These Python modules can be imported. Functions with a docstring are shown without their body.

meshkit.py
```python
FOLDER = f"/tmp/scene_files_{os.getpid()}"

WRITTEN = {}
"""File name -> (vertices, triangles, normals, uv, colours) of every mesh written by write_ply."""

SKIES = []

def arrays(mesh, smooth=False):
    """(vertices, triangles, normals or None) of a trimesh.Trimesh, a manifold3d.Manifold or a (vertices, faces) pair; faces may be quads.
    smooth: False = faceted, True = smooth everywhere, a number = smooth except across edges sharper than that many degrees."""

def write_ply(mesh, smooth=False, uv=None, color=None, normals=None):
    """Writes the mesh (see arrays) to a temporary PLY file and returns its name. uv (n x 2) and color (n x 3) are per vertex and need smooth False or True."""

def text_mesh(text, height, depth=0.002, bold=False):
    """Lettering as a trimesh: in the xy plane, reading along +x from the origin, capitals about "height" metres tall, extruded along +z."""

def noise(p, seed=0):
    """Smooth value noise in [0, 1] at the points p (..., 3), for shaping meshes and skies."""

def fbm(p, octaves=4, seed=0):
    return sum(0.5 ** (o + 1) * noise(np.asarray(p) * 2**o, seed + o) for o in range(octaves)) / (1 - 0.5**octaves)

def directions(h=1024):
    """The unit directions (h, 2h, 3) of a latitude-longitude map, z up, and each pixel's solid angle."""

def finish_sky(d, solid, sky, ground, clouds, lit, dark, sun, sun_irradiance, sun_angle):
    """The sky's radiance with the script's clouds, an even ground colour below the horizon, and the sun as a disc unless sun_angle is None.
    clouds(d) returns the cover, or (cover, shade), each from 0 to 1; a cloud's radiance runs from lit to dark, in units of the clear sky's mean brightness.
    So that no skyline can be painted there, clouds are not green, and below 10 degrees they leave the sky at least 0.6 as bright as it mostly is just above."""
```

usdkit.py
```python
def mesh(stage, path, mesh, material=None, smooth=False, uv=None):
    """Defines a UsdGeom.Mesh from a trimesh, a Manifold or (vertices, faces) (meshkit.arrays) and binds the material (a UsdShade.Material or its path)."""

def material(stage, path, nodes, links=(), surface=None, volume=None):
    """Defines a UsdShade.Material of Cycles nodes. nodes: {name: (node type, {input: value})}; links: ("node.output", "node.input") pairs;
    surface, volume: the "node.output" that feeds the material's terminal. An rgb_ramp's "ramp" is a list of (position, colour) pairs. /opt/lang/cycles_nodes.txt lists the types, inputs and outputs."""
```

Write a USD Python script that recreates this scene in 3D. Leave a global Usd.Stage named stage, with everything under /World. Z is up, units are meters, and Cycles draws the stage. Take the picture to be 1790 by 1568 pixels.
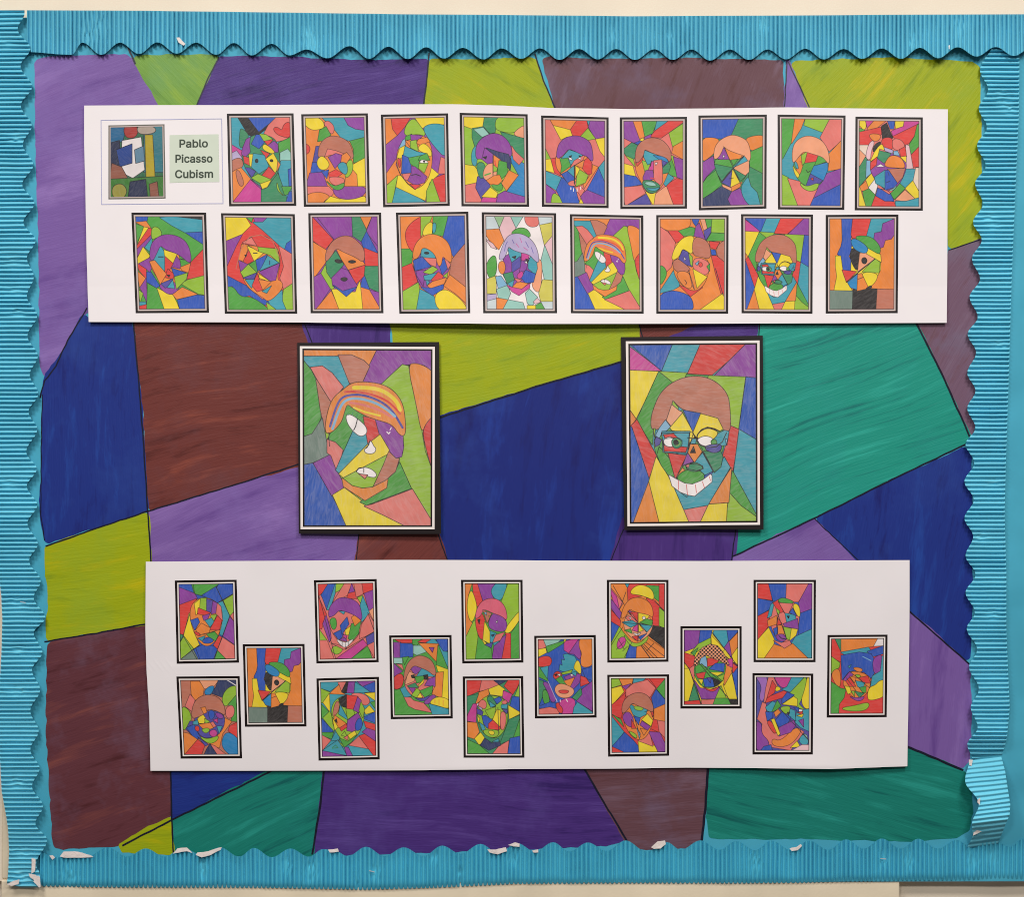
import math, numpy as np, trimesh, shapely, usdkit, meshkit
from shapely.geometry import Polygon, LineString, MultiPolygon, Point, box
from shapely.ops import unary_union
from pxr import Usd, UsdGeom, UsdLux, Gf, Sdf, Vt, UsdShade

stage = Usd.Stage.CreateInMemory()
UsdGeom.SetStageUpAxis(stage, UsdGeom.Tokens.z)
UsdGeom.SetStageMetersPerUnit(stage, 1.0)
UsdGeom.Xform.Define(stage, '/World')
stage.SetDefaultPrim(stage.GetPrimAtPath('/World'))
UsdGeom.Scope.Define(stage, '/World/Looks')

# ------------------------------------------------------------------ camera
D, ZC, K = 2.3, 1.5, 0.001            # camera distance, height of the picture's middle, metres per photo pixel on the wall
cam = UsdGeom.Camera.Define(stage, '/World/camera')
cam.CreateHorizontalApertureAttr(36.0)
cam.CreateVerticalApertureAttr(36.0 * 898 / 1024)
cam.CreateFocalLengthAttr(36.0 * D / 1.79)
cam.CreateClippingRangeAttr(Gf.Vec2f(0.05, 50))
cam.CreateExposureAttr(0.0)
cx = UsdGeom.Xformable(cam)
cx.AddTranslateOp().Set(Gf.Vec3d(0, -D, ZC))
cx.AddRotateXOp().Set(90.0)

# ------------------------------------------------------------------ light: the ceiling panels of the room and its soft bounce
LAMP, FILL = 38.6, 0.095
for i, (lx, ly, k) in enumerate([(-1.0, -1.65, 1.0), (1.0, -1.6, 1.0), (-1.0, -3.3, 1.35), (1.0, -3.3, 1.35)]):
    l = UsdLux.RectLight.Define(stage, '/World/ceiling_lamp' + ('' if i == 0 else f'_{i:03d}'))
    l.CreateWidthAttr(0.6); l.CreateHeightAttr(0.6)
    l.CreateIntensityAttr(LAMP * k); l.CreateColorAttr(Gf.Vec3f(1.0, 0.965, 0.935))
    x = UsdGeom.Xformable(l); x.AddTranslateOp().Set(Gf.Vec3d(lx, ly, 3.3))
dome = UsdLux.DomeLight.Define(stage, '/World/room_light')
dm = usdkit.material(stage, '/World/Looks/room_bounce', {'b': ('background_shader', {'color': (1.0, 0.965, 0.95), 'strength': FILL})}, surface='b.background')
UsdShade.MaterialBindingAPI.Apply(dome.GetPrim()).Bind(dm)

# ------------------------------------------------------------------ helpers
def lin(r, g, b, k=1.0):
    c = np.array([r, g, b]) / 255.0
    return tuple(k * np.where(c <= 0.04045, c / 12.92, ((c + 0.055) / 1.055) ** 2.4))

def P(px, py, h):
    """A place on the board: photo pixels on the wall plane, h metres proud of the wall."""
    px, py, h = np.broadcast_arrays(np.asarray(px, float), np.asarray(py, float), np.asarray(h, float))
    s = K * (D - h) / D
    return np.stack([(px - 895) * s, -h, ZC + (784 - py) * s], -1)

used = {}
def numbered(parent, name):
    n = used.get((parent, name), 0); used[(parent, name)] = n + 1
    return name if n == 0 else f'{name}_{n:03d}'

OFF = {}
def tag(p, label=None, cat=None, group=None, kind=None):
    for k, v in (('label', label), ('category', cat), ('group', group), ('kind', kind)):
        if v: p.SetCustomDataByKey(k, v)

def thing(name, label, cat, base):
    path = '/World/' + numbered('/World', name)
    x = UsdGeom.Xform.Define(stage, path); x.AddTranslateOp().Set(Gf.Vec3d(*map(float, base)))
    tag(x.GetPrim(), label, cat); OFF[path] = np.array(base, float)
    return path

def put(parent, name, v, f, mat, normals=None, col=None, label=None, smooth=False):
    path = parent + '/' + numbered(parent, name)
    off = OFF.get(parent, np.zeros(3)); OFF[path] = off
    f = np.asarray(f); u, inv = np.unique(f, return_inverse=True); v = np.asarray(v)[u]; f = inv.reshape(f.shape)   # only vertices in use
    if normals is not None: normals = np.asarray(normals)[u]
    if col is not None: col = np.asarray(col)[u]
    m = usdkit.mesh(stage, path, (np.asarray(v) - off, np.asarray(f)), mat, smooth=smooth)
    if normals is not None:
        m.CreateNormalsAttr(Vt.Vec3fArray.FromNumpy(np.asarray(normals, np.float32))); m.SetNormalsInterpolation('vertex')
    if col is not None:
        UsdGeom.PrimvarsAPI(m).CreatePrimvar('col', Sdf.ValueTypeNames.Color3fArray, 'vertex').Set(Vt.Vec3fArray.FromNumpy(np.asarray(col, np.float32)))
    if label: m.GetPrim().SetCustomDataByKey('label', label)
    return path

def polys(g):
    if g.is_empty: return []
    if g.geom_type == 'Polygon': return [g] if g.area > 0.02 else []
    return [p for q in getattr(g, 'geoms', []) for p in polys(q)]

def tri(g, edge):
    """2-D triangulation of a shapely area, edges no longer than EDGE pixels."""
    vs, fs, n = [], [], 0
    for p in polys(g):
        p = shapely.remove_repeated_points(p, 0.02)
        if p.is_empty or p.area < 0.02: continue
        v, f = trimesh.creation.triangulate_polygon(p, engine='earcut')
        v, f = np.asarray(v, float), np.asarray(f)
        if not len(f): continue
        v3 = np.c_[v, np.zeros(len(v))]
        if edge: v3, f = trimesh.remesh.subdivide_to_size(v3, f, edge, max_iter=14)
        a, b, c = v3[f[:, 0]], v3[f[:, 1]], v3[f[:, 2]]
        area = np.cross(b[:, :2] - a[:, :2], c[:, :2] - a[:, :2])
        f = np.where((area > 0)[:, None], f[:, ::-1], f)      # py runs down: turn so that faces look at the room
        vs.append(v3[:, :2]); fs.append(f + n); n += len(v3)
    if not vs: return np.zeros((0, 2)), np.zeros((0, 3), int)
    return np.vstack(vs), np.vstack(fs)

def lift(v2, hf):
    h = hf(v2[:, 0], v2[:, 1]); e = 0.5
    p = P(v2[:, 0], v2[:, 1], h)
    hx = (hf(v2[:, 0] + e, v2[:, 1]) - hf(v2[:, 0] - e, v2[:, 1])) / (2 * e * K)
    hy = (hf(v2[:, 0], v2[:, 1] + e) - hf(v2[:, 0], v2[:, 1] - e)) / (2 * e * K)
    n = np.stack([-hx, -np.ones_like(hx), hy], -1)
    return p, n / np.linalg.norm(n, axis=1, keepdims=True)

def flat(parent, name, g, hf, mat, edge=22, col=None, label=None):
    """A printed or painted area that follows the surface hf."""
    v2, f = tri(g, edge)
    if not len(f): return None
    p, n = lift(v2, hf)
    c = None if col is None else np.tile(col, (len(p), 1))
    return put(parent, name, p, f, mat, n, c, label)

def sheet(parent, name, g, hf, mat, thick=0.0004, edge=14, label=None):
    """A sheet of paper or card with a back and edges."""
    v2, f = tri(g, edge)
    p, n = lift(v2, hf)
    q = p + n * -thick
    e = np.vstack([f[:, [0, 1]], f[:, [1, 2]], f[:, [2, 0]]])
    s = np.sort(e, 1); _, inv, cnt = np.unique(s, axis=0, return_inverse=True, return_counts=True)
    b = e[cnt[inv.ravel()] == 1]
    N = len(p)
    w = np.vstack([p[b[:, 0]], p[b[:, 1]], q[b[:, 0]], q[b[:, 1]]]); m = len(b); i = np.arange(m)
    walls = np.vstack([np.c_[i, i + 2 * m, i + m], np.c_[i + m, i + 2 * m, i + 3 * m]]) + 2 * N
    cen = p[b].mean(1)
    t = p[b[:, 1]] - p[b[:, 0]]; wn = np.cross(t, n[b[:, 0]]); wn /= np.maximum(np.linalg.norm(wn, axis=1, keepdims=True), 1e-12)
    V = np.vstack([p, q, w]); F = np.vstack([f, f[:, ::-1] + N, walls])
    return put(parent, name, V, F, mat, np.vstack([n, -n, np.tile(wn, (4, 1))]), None, label)

def noise2(x, y, s, seed=0, oct=3):
    return meshkit.fbm(np.stack([np.asarray(x) / s, np.asarray(y) / s, np.zeros_like(np.asarray(x, float))], -1), oct, seed) - 0.5

# ------------------------------------------------------------------ materials
def mat(name, nodes, links, out='p.BSDF'):
    return usdkit.material(stage, '/World/Looks/' + name, nodes, links, surface=out)

def plain(name, c, rough=0.6, var=0.08, scale=40, bump=0.0, bscale=600, spec=0.3):
    c = np.array(c)
    return mat(name, {'g': ('geometry', {}), 'n': ('noise_texture', {'scale': scale, 'detail': 5.0}),
        'r': ('rgb_ramp', {'ramp': [(0.25, tuple(c * (1 - var))), (0.75, tuple(np.minimum(c * (1 + var), 0.95)))]}),
        'b': ('noise_texture', {'scale': bscale, 'detail': 3.0}), 'u': ('bump', {'strength': bump, 'distance': 0.001}),
        'p': ('principled_bsdf', {'roughness': rough, 'specular_ior_level': spec})},
        [('g.position', 'n.vector'), ('n.fac', 'r.fac'), ('r.color', 'p.base_color'), ('g.position', 'b.vector'), ('b.fac', 'u.height'), ('u.normal', 'p.normal')])

def paint(name, c, lo, hi, ang, patchy=9.0, rough=0.5, show=None, streak=1.0, sx=9, sz=130, thin=0.6):
    """Poster paint brushed on paper: broad uneven coverage, brush streaks at an angle (degrees in the board's plane), thin spots."""
    c, lo, hi = map(np.array, (c, lo, hi))
    lo, hi = np.maximum(c + 1.2 * (lo - c), 0.002), c + 1.25 * (hi - c)
    a = math.radians(ang)
    show = tuple(show) if show is not None else tuple(hi)
    return mat(name, {'g': ('geometry', {}),
        'm': ('mapping', {'rotation': (0, a, 0), 'scale': (1, 1, 1)}), 'm2': ('mapping', {'scale': (sx, 60, sz)}),
        'm3': ('mapping', {'scale': (22, 60, 330)}),
        'm1': ('mapping', {'scale': (patchy * 0.45, patchy, patchy * 1.9)}),
        'n1': ('noise_texture', {'scale': 1.0, 'detail': 6.0, 'roughness': 0.62, 'distortion': 0.4}),
        'n2': ('noise_texture', {'scale': 1.0, 'detail': 5.0, 'roughness': 0.6, 'distortion': 0.5}),
        'n3': ('noise_texture', {'scale': 1.0, 'detail': 4.0, 'roughness': 0.7}),
        'n4': ('noise_texture', {'scale': 5.0, 'detail': 5.0, 'roughness': 0.7}),
        'n5': ('noise_texture', {'scale': 3.5, 'detail': 1.0}), 'vd': ('vector_math', {'math_type': 'scale', 'scale': 0.045}), 'va': ('vector_math', {'math_type': 'add'}),
        'a1': ('math', {'math_type': 'multiply', 'value2': 1 - 0.42 * streak}), 'a2': ('math', {'math_type': 'multiply_add', 'value2': 0.42 * streak}),
        'r': ('rgb_ramp', {'ramp': [(0.36, tuple(lo)), (0.46, tuple(c)), (0.53, tuple(c)), (0.64, tuple(hi))]}),
        'r4': ('rgb_ramp', {'ramp': [(0.50, (0, 0, 0)), (0.68, (thin,) * 3)]}),
        'x': ('mix', {'color2': show}),
        'u': ('bump', {'strength': 0.5, 'distance': 0.0012}),
        'p': ('principled_bsdf', {'roughness': rough, 'specular_ior_level': 0.25})},
        [('g.position', 'm.vector'), ('g.position', 'n5.vector'), ('n5.color', 'vd.vector1'), ('vd.vector', 'va.vector1'), ('m.vector', 'va.vector2'), ('va.vector', 'm2.vector'), ('va.vector', 'm3.vector'), ('va.vector', 'm1.vector'), ('m1.vector', 'n1.vector'), ('g.position', 'n4.vector'),
         ('m2.vector', 'n2.vector'), ('m3.vector', 'n3.vector'), ('n1.fac', 'a1.value1'), ('n2.fac', 'a2.value1'), ('a1.value', 'a2.value3'),
         ('a2.value', 'r.fac'), ('n4.fac', 'r4.fac'), ('r4.color', 'x.fac'), ('r.color', 'x.color1'), ('x.color', 'p.base_color'),
         ('n3.fac', 'u.height'), ('u.normal', 'p.normal')])

def pencil(name, amount, scale):
    """Coloured pencil and felt pen: the drawn colour with streaks where the paper shows, each colour hatched its own way."""
    return mat(name, {'g': ('geometry', {}), 'a': ('attribute', {'attribute': 'col'}),
        'an': ('math', {'math_type': 'multiply', 'value2': 23.0}), 'vr': ('vector_rotate', {'rotate_type': 'y_axis'}),
        'm': ('mapping', {'scale': (scale * 0.45, scale, scale * 2.4)}), 'n': ('noise_texture', {'scale': 1.0, 'detail': 4.0, 'roughness': 0.65, 'distortion': 0.8}),
        'n2': ('noise_texture', {'scale': 45.0, 'detail': 3.0}),
        'r': ('rgb_ramp', {'ramp': [(0.42, (0, 0, 0)), (0.72, (amount,) * 3)]}), 'r2': ('rgb_ramp', {'ramp': [(0.3, (0.90,) * 3), (0.7, (1.06,) * 3)]}),
        'k': ('mix', {'mix_type': 'multiply', 'fac': 1.0}), 'x': ('mix', {'color2': (0.75, 0.70, 0.68)}),
        'p': ('principled_bsdf', {'roughness': 0.55, 'specular_ior_level': 0.25})},
        [('a.fac', 'an.value1'), ('an.value', 'vr.angle'), ('g.position', 'vr.vector'), ('vr.vector', 'm.vector'), ('m.vector', 'n.vector'), ('g.position', 'n2.vector'), ('n.fac', 'r.fac'), ('n2.fac', 'r2.fac'),
         ('a.color', 'k.color1'), ('r2.color', 'k.color2'), ('k.color', 'x.color1'), ('r.color', 'x.fac'), ('x.color', 'p.base_color')])

WHITE = plain('white_paper', lin(239, 232, 233), 0.5, 0.02, 12, 0.08, 900)
CREAM = plain('cream_wall', lin(240, 226, 204), 0.65, 0.05, 7, 0.25, 350)
RAIL = plain('cream_gloss_wood', lin(238, 222, 194), 0.4, 0.10, 9, 0.15, 200)
TURQ = plain('turquoise_paper', lin(72, 168, 194), 0.65, 0.08, 14, 0.1, 700)
CARD = plain('turquoise_card', lin(112, 203, 226), 0.75, 0.07, 14, 0.2, 900, 0.2)
CARDTOP = plain('turquoise_card_top', lin(98, 187, 213), 0.75, 0.06, 14, 0.2, 900, 0.2)
CARDLOW = plain('turquoise_card_deep', lin(80, 188, 217), 0.75, 0.07, 14, 0.2, 900, 0.2)
TORN = plain('torn_white_paper', lin(238, 226, 220), 0.8, 0.05, 200, 0.5, 900)
BLACK = plain('black_card', lin(26, 18, 19), 0.5, 0.15, 60, 0.1, 900)
INKB = plain('black_ink', lin(26, 16, 16), 0.45, 0.15, 80)
MAT2 = plain('white_border_paper', lin(240, 230, 224), 0.5, 0.03, 30)
MATG = plain('pale_grey_border', lin(205, 188, 182), 0.5, 0.05, 30)
MARK = plain('dark_marker', lin(26, 26, 44), 0.4, 0.3, 60)
MINT = plain('pale_green_panel', lin(205, 214, 196), 0.5, 0.03, 30)
BLUEL = plain('pale_blue_line', lin(172, 172, 205), 0.5, 0.05, 30)
STEEL = plain('staple_steel', lin(190, 190, 190), 0.3, 0.1, 300)
PENS = pencil('pencil_small', 0.07, 180.0)
PENL = pencil('pencil_large', 0.15, 100.0)
# ------------------------------------------------------------------ wall and rail (setting)
wv, wf = [], []
for q in ([(-1400, -900, 0), (3200, -900, 0), (3200, 1541, 0), (-1400, 1541, 0)], [(-1400, 1541, 0), (3200, 1541, 0), (3200, 1541, -.012), (-1400, 1541, -.012)], [(-1400, 1541, -.012), (3200, 1541, -.012), (3200, 2300, -.012), (-1400, 2300, -.012)]):
    n = len(wv); wv += [P(*c) for c in q]; wf += [[n, n + 3, n + 2], [n, n + 2, n + 1]]
w = put('/World', 'wall', np.array(wv), np.array(wf), CREAM)
tag(stage.GetPrimAtPath(w), 'cream painted wall behind the display board', 'wall', None, 'structure')

def rail(name, x0, y0, x1, y1, d, label, parent):
    c = trimesh.creation.box([1, 1, 1]).bounds
    import manifold3d
    s = [manifold3d.Manifold.sphere(0.0025, 16).translate([float(a), -float(b), float(c_)]) for a in ((x0 - 895) * K + .0025, (x1 - 895) * K - .0025)
         for b in (-0.011 if y0 > 1500 else -0.003, d - .0025) for c_ in (ZC + (784 - y0) * K - .0025, ZC + (784 - y1) * K + .0025)]
    m = manifold3d.Manifold.batch_hull(s)
    v, f, n = meshkit.arrays(m, 40)
    return put(parent, name, v, f, RAIL, n, None, label)
rt = thing('board_frame', 'cream painted wooden frame of the board, showing below the bottom border', 'board frame', P(780, 1690, 0.0))
rail('side_rail', 4, 60, 46, 1536, 0.0032, None, rt)
rail('bottom_rail', 4, 1538, 1571, 1582, 0.0058, None, rt)

# ------------------------------------------------------------------ turquoise backing paper with its painted patches
def hpaper(x, y):
    x, y = np.asarray(x, float), np.asarray(y, float)
    r = np.clip((x - 1690) / 60, 0, 1)
    a = 0.0009 * noise2(x, y, 260, 1, 2) + 0.0016 * noise2(x * 0.8 + y * 0.45, y * 0.16 - x * 0.08, 58, 13, 2) * np.clip(0.4 + 1.6 * noise2(x, y, 210, 17, 2), 0, 1)
    diag = 0.0034 * noise2(x * 0.35 + y * 0.9, y * 0.12 - x * 0.12, 60, 5, 2) * np.clip((y - 1150) / 150, 0, 1) * np.clip((420 - x) / 120, 0, 1)
    tl = 0.0014 * noise2(x * 0.3 - y * 0.9, y * 0.12, 55, 7, 2) * np.clip((330 - x) / 120, 0, 1) * np.clip((700 - y) / 200, 0, 1)
    tr = 0.0022 * noise2(x * 0.3 + y * 0.9, y * 0.15 - x * 0.1, 60, 9, 2) * np.clip((x - 900) / 200, 0, 1) * np.clip((240 - y) / 60, 0, 1)
    rl = 0.0024 * noise2(x * 0.3 + y * 0.9, x * 0.1, 50, 11, 2) * np.clip((1330 - y) / 100, 0, 1) * np.clip((y - 900) / 120, 0, 1) * np.clip((330 - x) / 90, 0, 1)
    side = r * (0.0075 * noise2(y * 0.9 + 0.2 * x, x * 0.35, 85, 3, 2) + 0.0006)
    return 0.0075 + a + diag + tl + tr + rl + side

bp = thing('backing_paper', 'turquoise backing paper of the board, painted all over in large angular colour patches', 'backing paper', P(895, 1546, 0.0))
PAPER = Polygon([(20, 30), (900, 30), (1900, 30), (1900, 1541), (900, 1543), (20, 1541)])

PC = {  # poster paints: main, low, high, thin-spot colour
 'lilac': ((124, 92, 162), (108, 76, 148), (140, 108, 176), (136, 112, 180)),
 'green': ((120, 162, 66), (104, 148, 58), (140, 174, 60), (110, 160, 100)),
 'violet': ((74, 46, 122), (58, 34, 104), (88, 62, 138), (92, 72, 146)),
 'lime': ((156, 168, 14), (134, 152, 20), (180, 174, 6), (134, 164, 48)),
 'maroon': ((104, 49, 44), (80, 33, 30), (128, 64, 52), (100, 62, 66)),
 'plum': ((100, 66, 74), (90, 52, 54), (112, 84, 98), (106, 86, 108)),
 'mauve': ((112, 84, 104), (106, 72, 84), (122, 98, 118), (112, 100, 122)),
 'darkmaroon': ((90, 47, 54), (70, 30, 34), (112, 60, 58), (104, 78, 96)),
 'blue': ((30, 50, 132), (26, 36, 112), (34, 66, 150), (44, 72, 150)),
 'blue2': ((28, 42, 122), (27, 34, 108), (32, 56, 142), (44, 70, 150)),
 'teal': ((26, 140, 122), (18, 116, 106), (40, 156, 138), (40, 140, 136)),
 'teal2': ((22, 122, 108), (12, 96, 90), (34, 140, 126), (40, 138, 138)),
}
STYLE = {'teal': (1.4, 4, 90, .3), 'teal2': (1.4, 3.5, 75, .2), 'lime': (1.0, 7, 60, .5), 'lilac': (0.6, 5, 45, .5), 'violet': (1.2, 7, 80, .6), 'blue': (0.9, 16, 110, .5), 'blue2': (0.9, 12, 70, .5),
         'maroon': (1.1, 6, 55, .6), 'darkmaroon': (1.1, 6, 55, .7), 'plum': (0.9, 8, 60, .8), 'mauve': (0.9, 9, 80, .8), 'green': (1.0, 8, 60, .5)}
PM = {}
def paintmat(kind, ang, patchy=9.0):
    k = (kind, ang, patchy)
    if k not in PM:
        c = [np.minimum(np.array(lin(*x)) * {'teal': 1.1, 'teal2': 1.05, 'maroon': 1.15, 'darkmaroon': 1.2, 'plum': 1.05, 'mauve': 1.05, 'lime': 1.02}.get(kind, 0.97), 0.9) for x in PC[kind]]
        PM[k] = paint(f'paint_{kind}_{len(PM)}', c[0], c[1], c[2], ang, patchy, 0.5, c[3], *STYLE.get(kind, (0.9, 9, 130, 0.5)))
    return PM[k]

# later patches are painted over earlier ones: (paint, brush angle, outline in photo pixels, rounded corners, label)
PATCH = [
 ('lilac', 18, '62,112 66,104 78,99 150,97 220,96 233,105 262,158 284,190 320,560 150,545 110,610 86,655 78,660 71,640 68,400 62,200', 6, 'lilac patch in the top left corner'),
 ('green', -40, '236,98 300,96 381,97 340,190 283,190 233,105', 4, 'grass green wedge at the top'),
 ('violet', 12, '384,99 500,100 640,106 748,104 740,190 343,190', 4, 'violet patch along the top'),
 ('lime', -30, '752,104 840,104 925,100 936,104 970,195 741,195', 4, 'lime patch at the top middle'),
 ('plum', 70, '948,103 965,99 1040,104 1200,102 1367,106 1370,195 973,195', 5, 'plum patch along the top'),
 ('lilac', 80, '1376,107 1379,107 1417,195 1371,195', 1, 'small lilac wedge at the top'),
 ('lime', 50, '1383,107 1560,101 1700,108 1712,116 1715,260 1714,418 1660,436 1640,300 1417,195', 8, 'large lime patch in the top right corner'),
 ('mauve', 60, '1659,438 1716,418 1720,600 1699,770 1690,752 1602,567 1640,560', 2, 'mauve patch on the right side'),
 ('blue', 88, '150,540 156,560 229,560 236,600 247,700 255,820 259,893 170,920 80,950 76,935 70,900 74,780 74,690 80,655 110,612', 8, 'blue patch on the left side'),
 ('maroon', 12, '235,560 530,560 545,600 540,815 400,850 262,891 250,700 238,600', 2, 'brick maroon patch beside the left framed portrait'),
 ('violet', 86, '528,560 681,560 681,620 545,620', 1, 'small violet patch above the left framed portrait'),
 ('lime', 16, '682,555 1116,555 1122,600 1088,632 930,678 775,727 740,730 690,620', 2, 'lime patch between the framed portraits'),
 ('maroon', 30, '1117,560 1240,560 1150,600 1122,600', 1, 'small maroon wedge above the right framed portrait'),
 ('violet', 5, '1228,566 1250,560 1327,560 1326,620 1120,610', 1, 'small violet wedge above the right framed portrait'),
 ('teal', 20, '1328,560 1600,560 1640,640 1699,771 1560,835 1420,907 1282,972 1288,925 1300,800', 3, 'large teal patch right of the right framed portrait'),
 ('blue2', 84, '750,733 930,679 1110,626 1110,920 1088,930 1072,960 1064,990 786,990 765,935 740,900', 2, 'large navy blue patch between the framed portraits'),
 ('violet', 88, '1089,905 1290,905 1286,970 1279,990 1066,990 1075,955', 2, 'violet patch under the right framed portrait'),
 ('lilac', 20, '260,894 400,853 560,806 560,920 629,920 626,950 621,990 264,990', 2, 'lilac patch under the left framed portrait'),
 ('maroon', 40, '629,920 763,920 785,990 621,990', 1, 'small maroon patch under the left framed portrait'),
 ('lilac', 25, '1284,973 1350,940 1424,908 1510,990 1280,990', 2, 'lilac wedge above the lower banner'),
 ('blue', 80, '1426,905 1560,840 1688,782 1696,800 1699,900 1698,1050 1697,1130 1694,1160 1640,1110 1585,1062 1560,990 1508,990', 6, 'blue patch on the right side'),
 ('lilac', 85, '1580,1060 1640,1112 1694,1162 1697,1240 1694,1330 1682,1342 1640,1325 1575,1302', 6, 'lilac patch on the lower right side'),
 ('teal2', -12, '1575,1304 1640,1328 1683,1347 1696,1362 1700,1420 1692,1452 1672,1464 1600,1470 1400,1466 1241,1466 1236,1420 1240,1335 1575,1335', 8, 'dark teal patch in the bottom right corner'),
 ('lime', 10, '78,957 88,951 170,925 260,897 264,990 262,1092 160,1106 84,1120 80,1114 86,1050 80,990', 6, 'lime patch on the left side'),
 ('darkmaroon', 20, '84,1124 160,1110 270,1092 275,1340 297,1340 300,1425 260,1446 210,1478 110,1484 94,1480 88,1400 82,1250', 6, 'dark maroon patch in the bottom left corner'),
 ('blue', 10, '298,1340 485,1340 478,1349 302,1432', 1, 'small blue wedge under the lower banner'),
 ('teal2', 25, '483,1340 566,1340 560,1400 548,1498 306,1494 303,1435', 2, 'teal wedge at the bottom left'),
 ('lime', 5, '300,1428 304,1494 214,1490 208,1478 260,1446', 3, 'small lime wedge at the bottom left'),
 ('violet', -3, '567,1340 1018,1340 1050,1395 1091,1470 1060,1478 700,1492 550,1496', 3, 'wide violet patch along the bottom'),
 ('plum', 3, '1020,1340 1236,1340 1230,1440 1226,1466 1200,1482 1130,1486 1100,1482 1092,1468', 4, 'plum patch along the bottom'),
]
def pts(s): return [tuple(map(float, t.split(','))) for t in s.split()]
def wob(pl, amp, seed):
    """hand-painted edges wander a little"""
    ls = shapely.segmentize(pl, 9.0)
    def mv(c):
        return np.c_[c[:, 0] + amp * 2 * noise2(c[:, 0], c[:, 1], 14, seed, 2), c[:, 1] + amp * 2 * noise2(c[:, 0], c[:, 1], 14, seed + 40, 2)]
    return shapely.transform(ls, mv).buffer(0)
HIDE = unary_union([box(175, 215, 1630, 535), box(285, 1010, 1560, 1318), box(545, 625, 745, 905), box(1112, 620, 1310, 900)])   # glued under the sheets, never seen
covered = Polygon(); out = []
for i, (kind, ang, s, rd, lab) in reversed(list(enumerate(PATCH))):
    g = Polygon(pts(s)).buffer(0)
    if rd > 1: g = g.buffer(-rd).buffer(rd)
    g = wob(g, 2.2, i).buffer(1.6)
    vis = g.difference(covered).difference(HIDE)
    covered = covered.union(g)
    out.append((kind, ang, vis, lab))
sheet(bp, 'turquoise_sheet', PAPER.difference(covered.buffer(-3).difference(HIDE.buffer(-3)).buffer(-0.5)).buffer(0), hpaper, TURQ, 0.0004, 16)
for kind, ang, g, lab in reversed(out):
    flat(bp, 'painted_patch', g, lambda x, y: hpaper(x, y) + 0.0003, paintmat(kind, ang), 16, None, lab)
LINES = [('224,83 231,98 237,111', 4), ('383,99 362,140 341,190', 3), ('750,92 746,140 739,190', 3.4), ('935,93 950,140 972,192', 3), ('1376,108 1371,190', 2.4), ('1378,107 1398,150 1416,190', 2.6),
 ('152,538 118,595 98,640 78,665 70,695', 3), ('233,560 240,640 250,760 258,893 264,985', 3.2), ('80,955 170,923 258,894 400,851 530,809', 3.2), ('78,1122 170,1107 262,1090', 3.2),
 ('765,731 930,678 1095,630', 4), ('1600,562 1645,650 1700,774', 4), ('1700,771 1560,838 1420,908 1280,973', 3.6), ('1580,1060 1640,1113 1696,1163', 3.4), ('1578,1303 1640,1328 1684,1347', 5),
 ('298,1335 300,1430 303,1492', 3.4), ('482,1345 390,1390 300,1434 214,1479', 4), ('567,1338 561,1400 546,1494', 4.4), ('1018,1338 1055,1402 1098,1474', 4), ('1238,1338 1234,1400 1227,1470', 5.4),
 ('1658,437 1714,418', 2.4), ('529,558 548,604', 2.4), ('1114,556 1124,592', 2.6), ('629,918 622,985', 2), ('764,930 784,985', 2.6), ('1090,925 1066,985', 2), ('1424,907 1506,985', 2), ('1287,920 1278,985', 2.4), ('74,690 72,790 71,900 78,945', 2.2), ('1328,560 1326,600', 2.2)]
used_l = None
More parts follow.
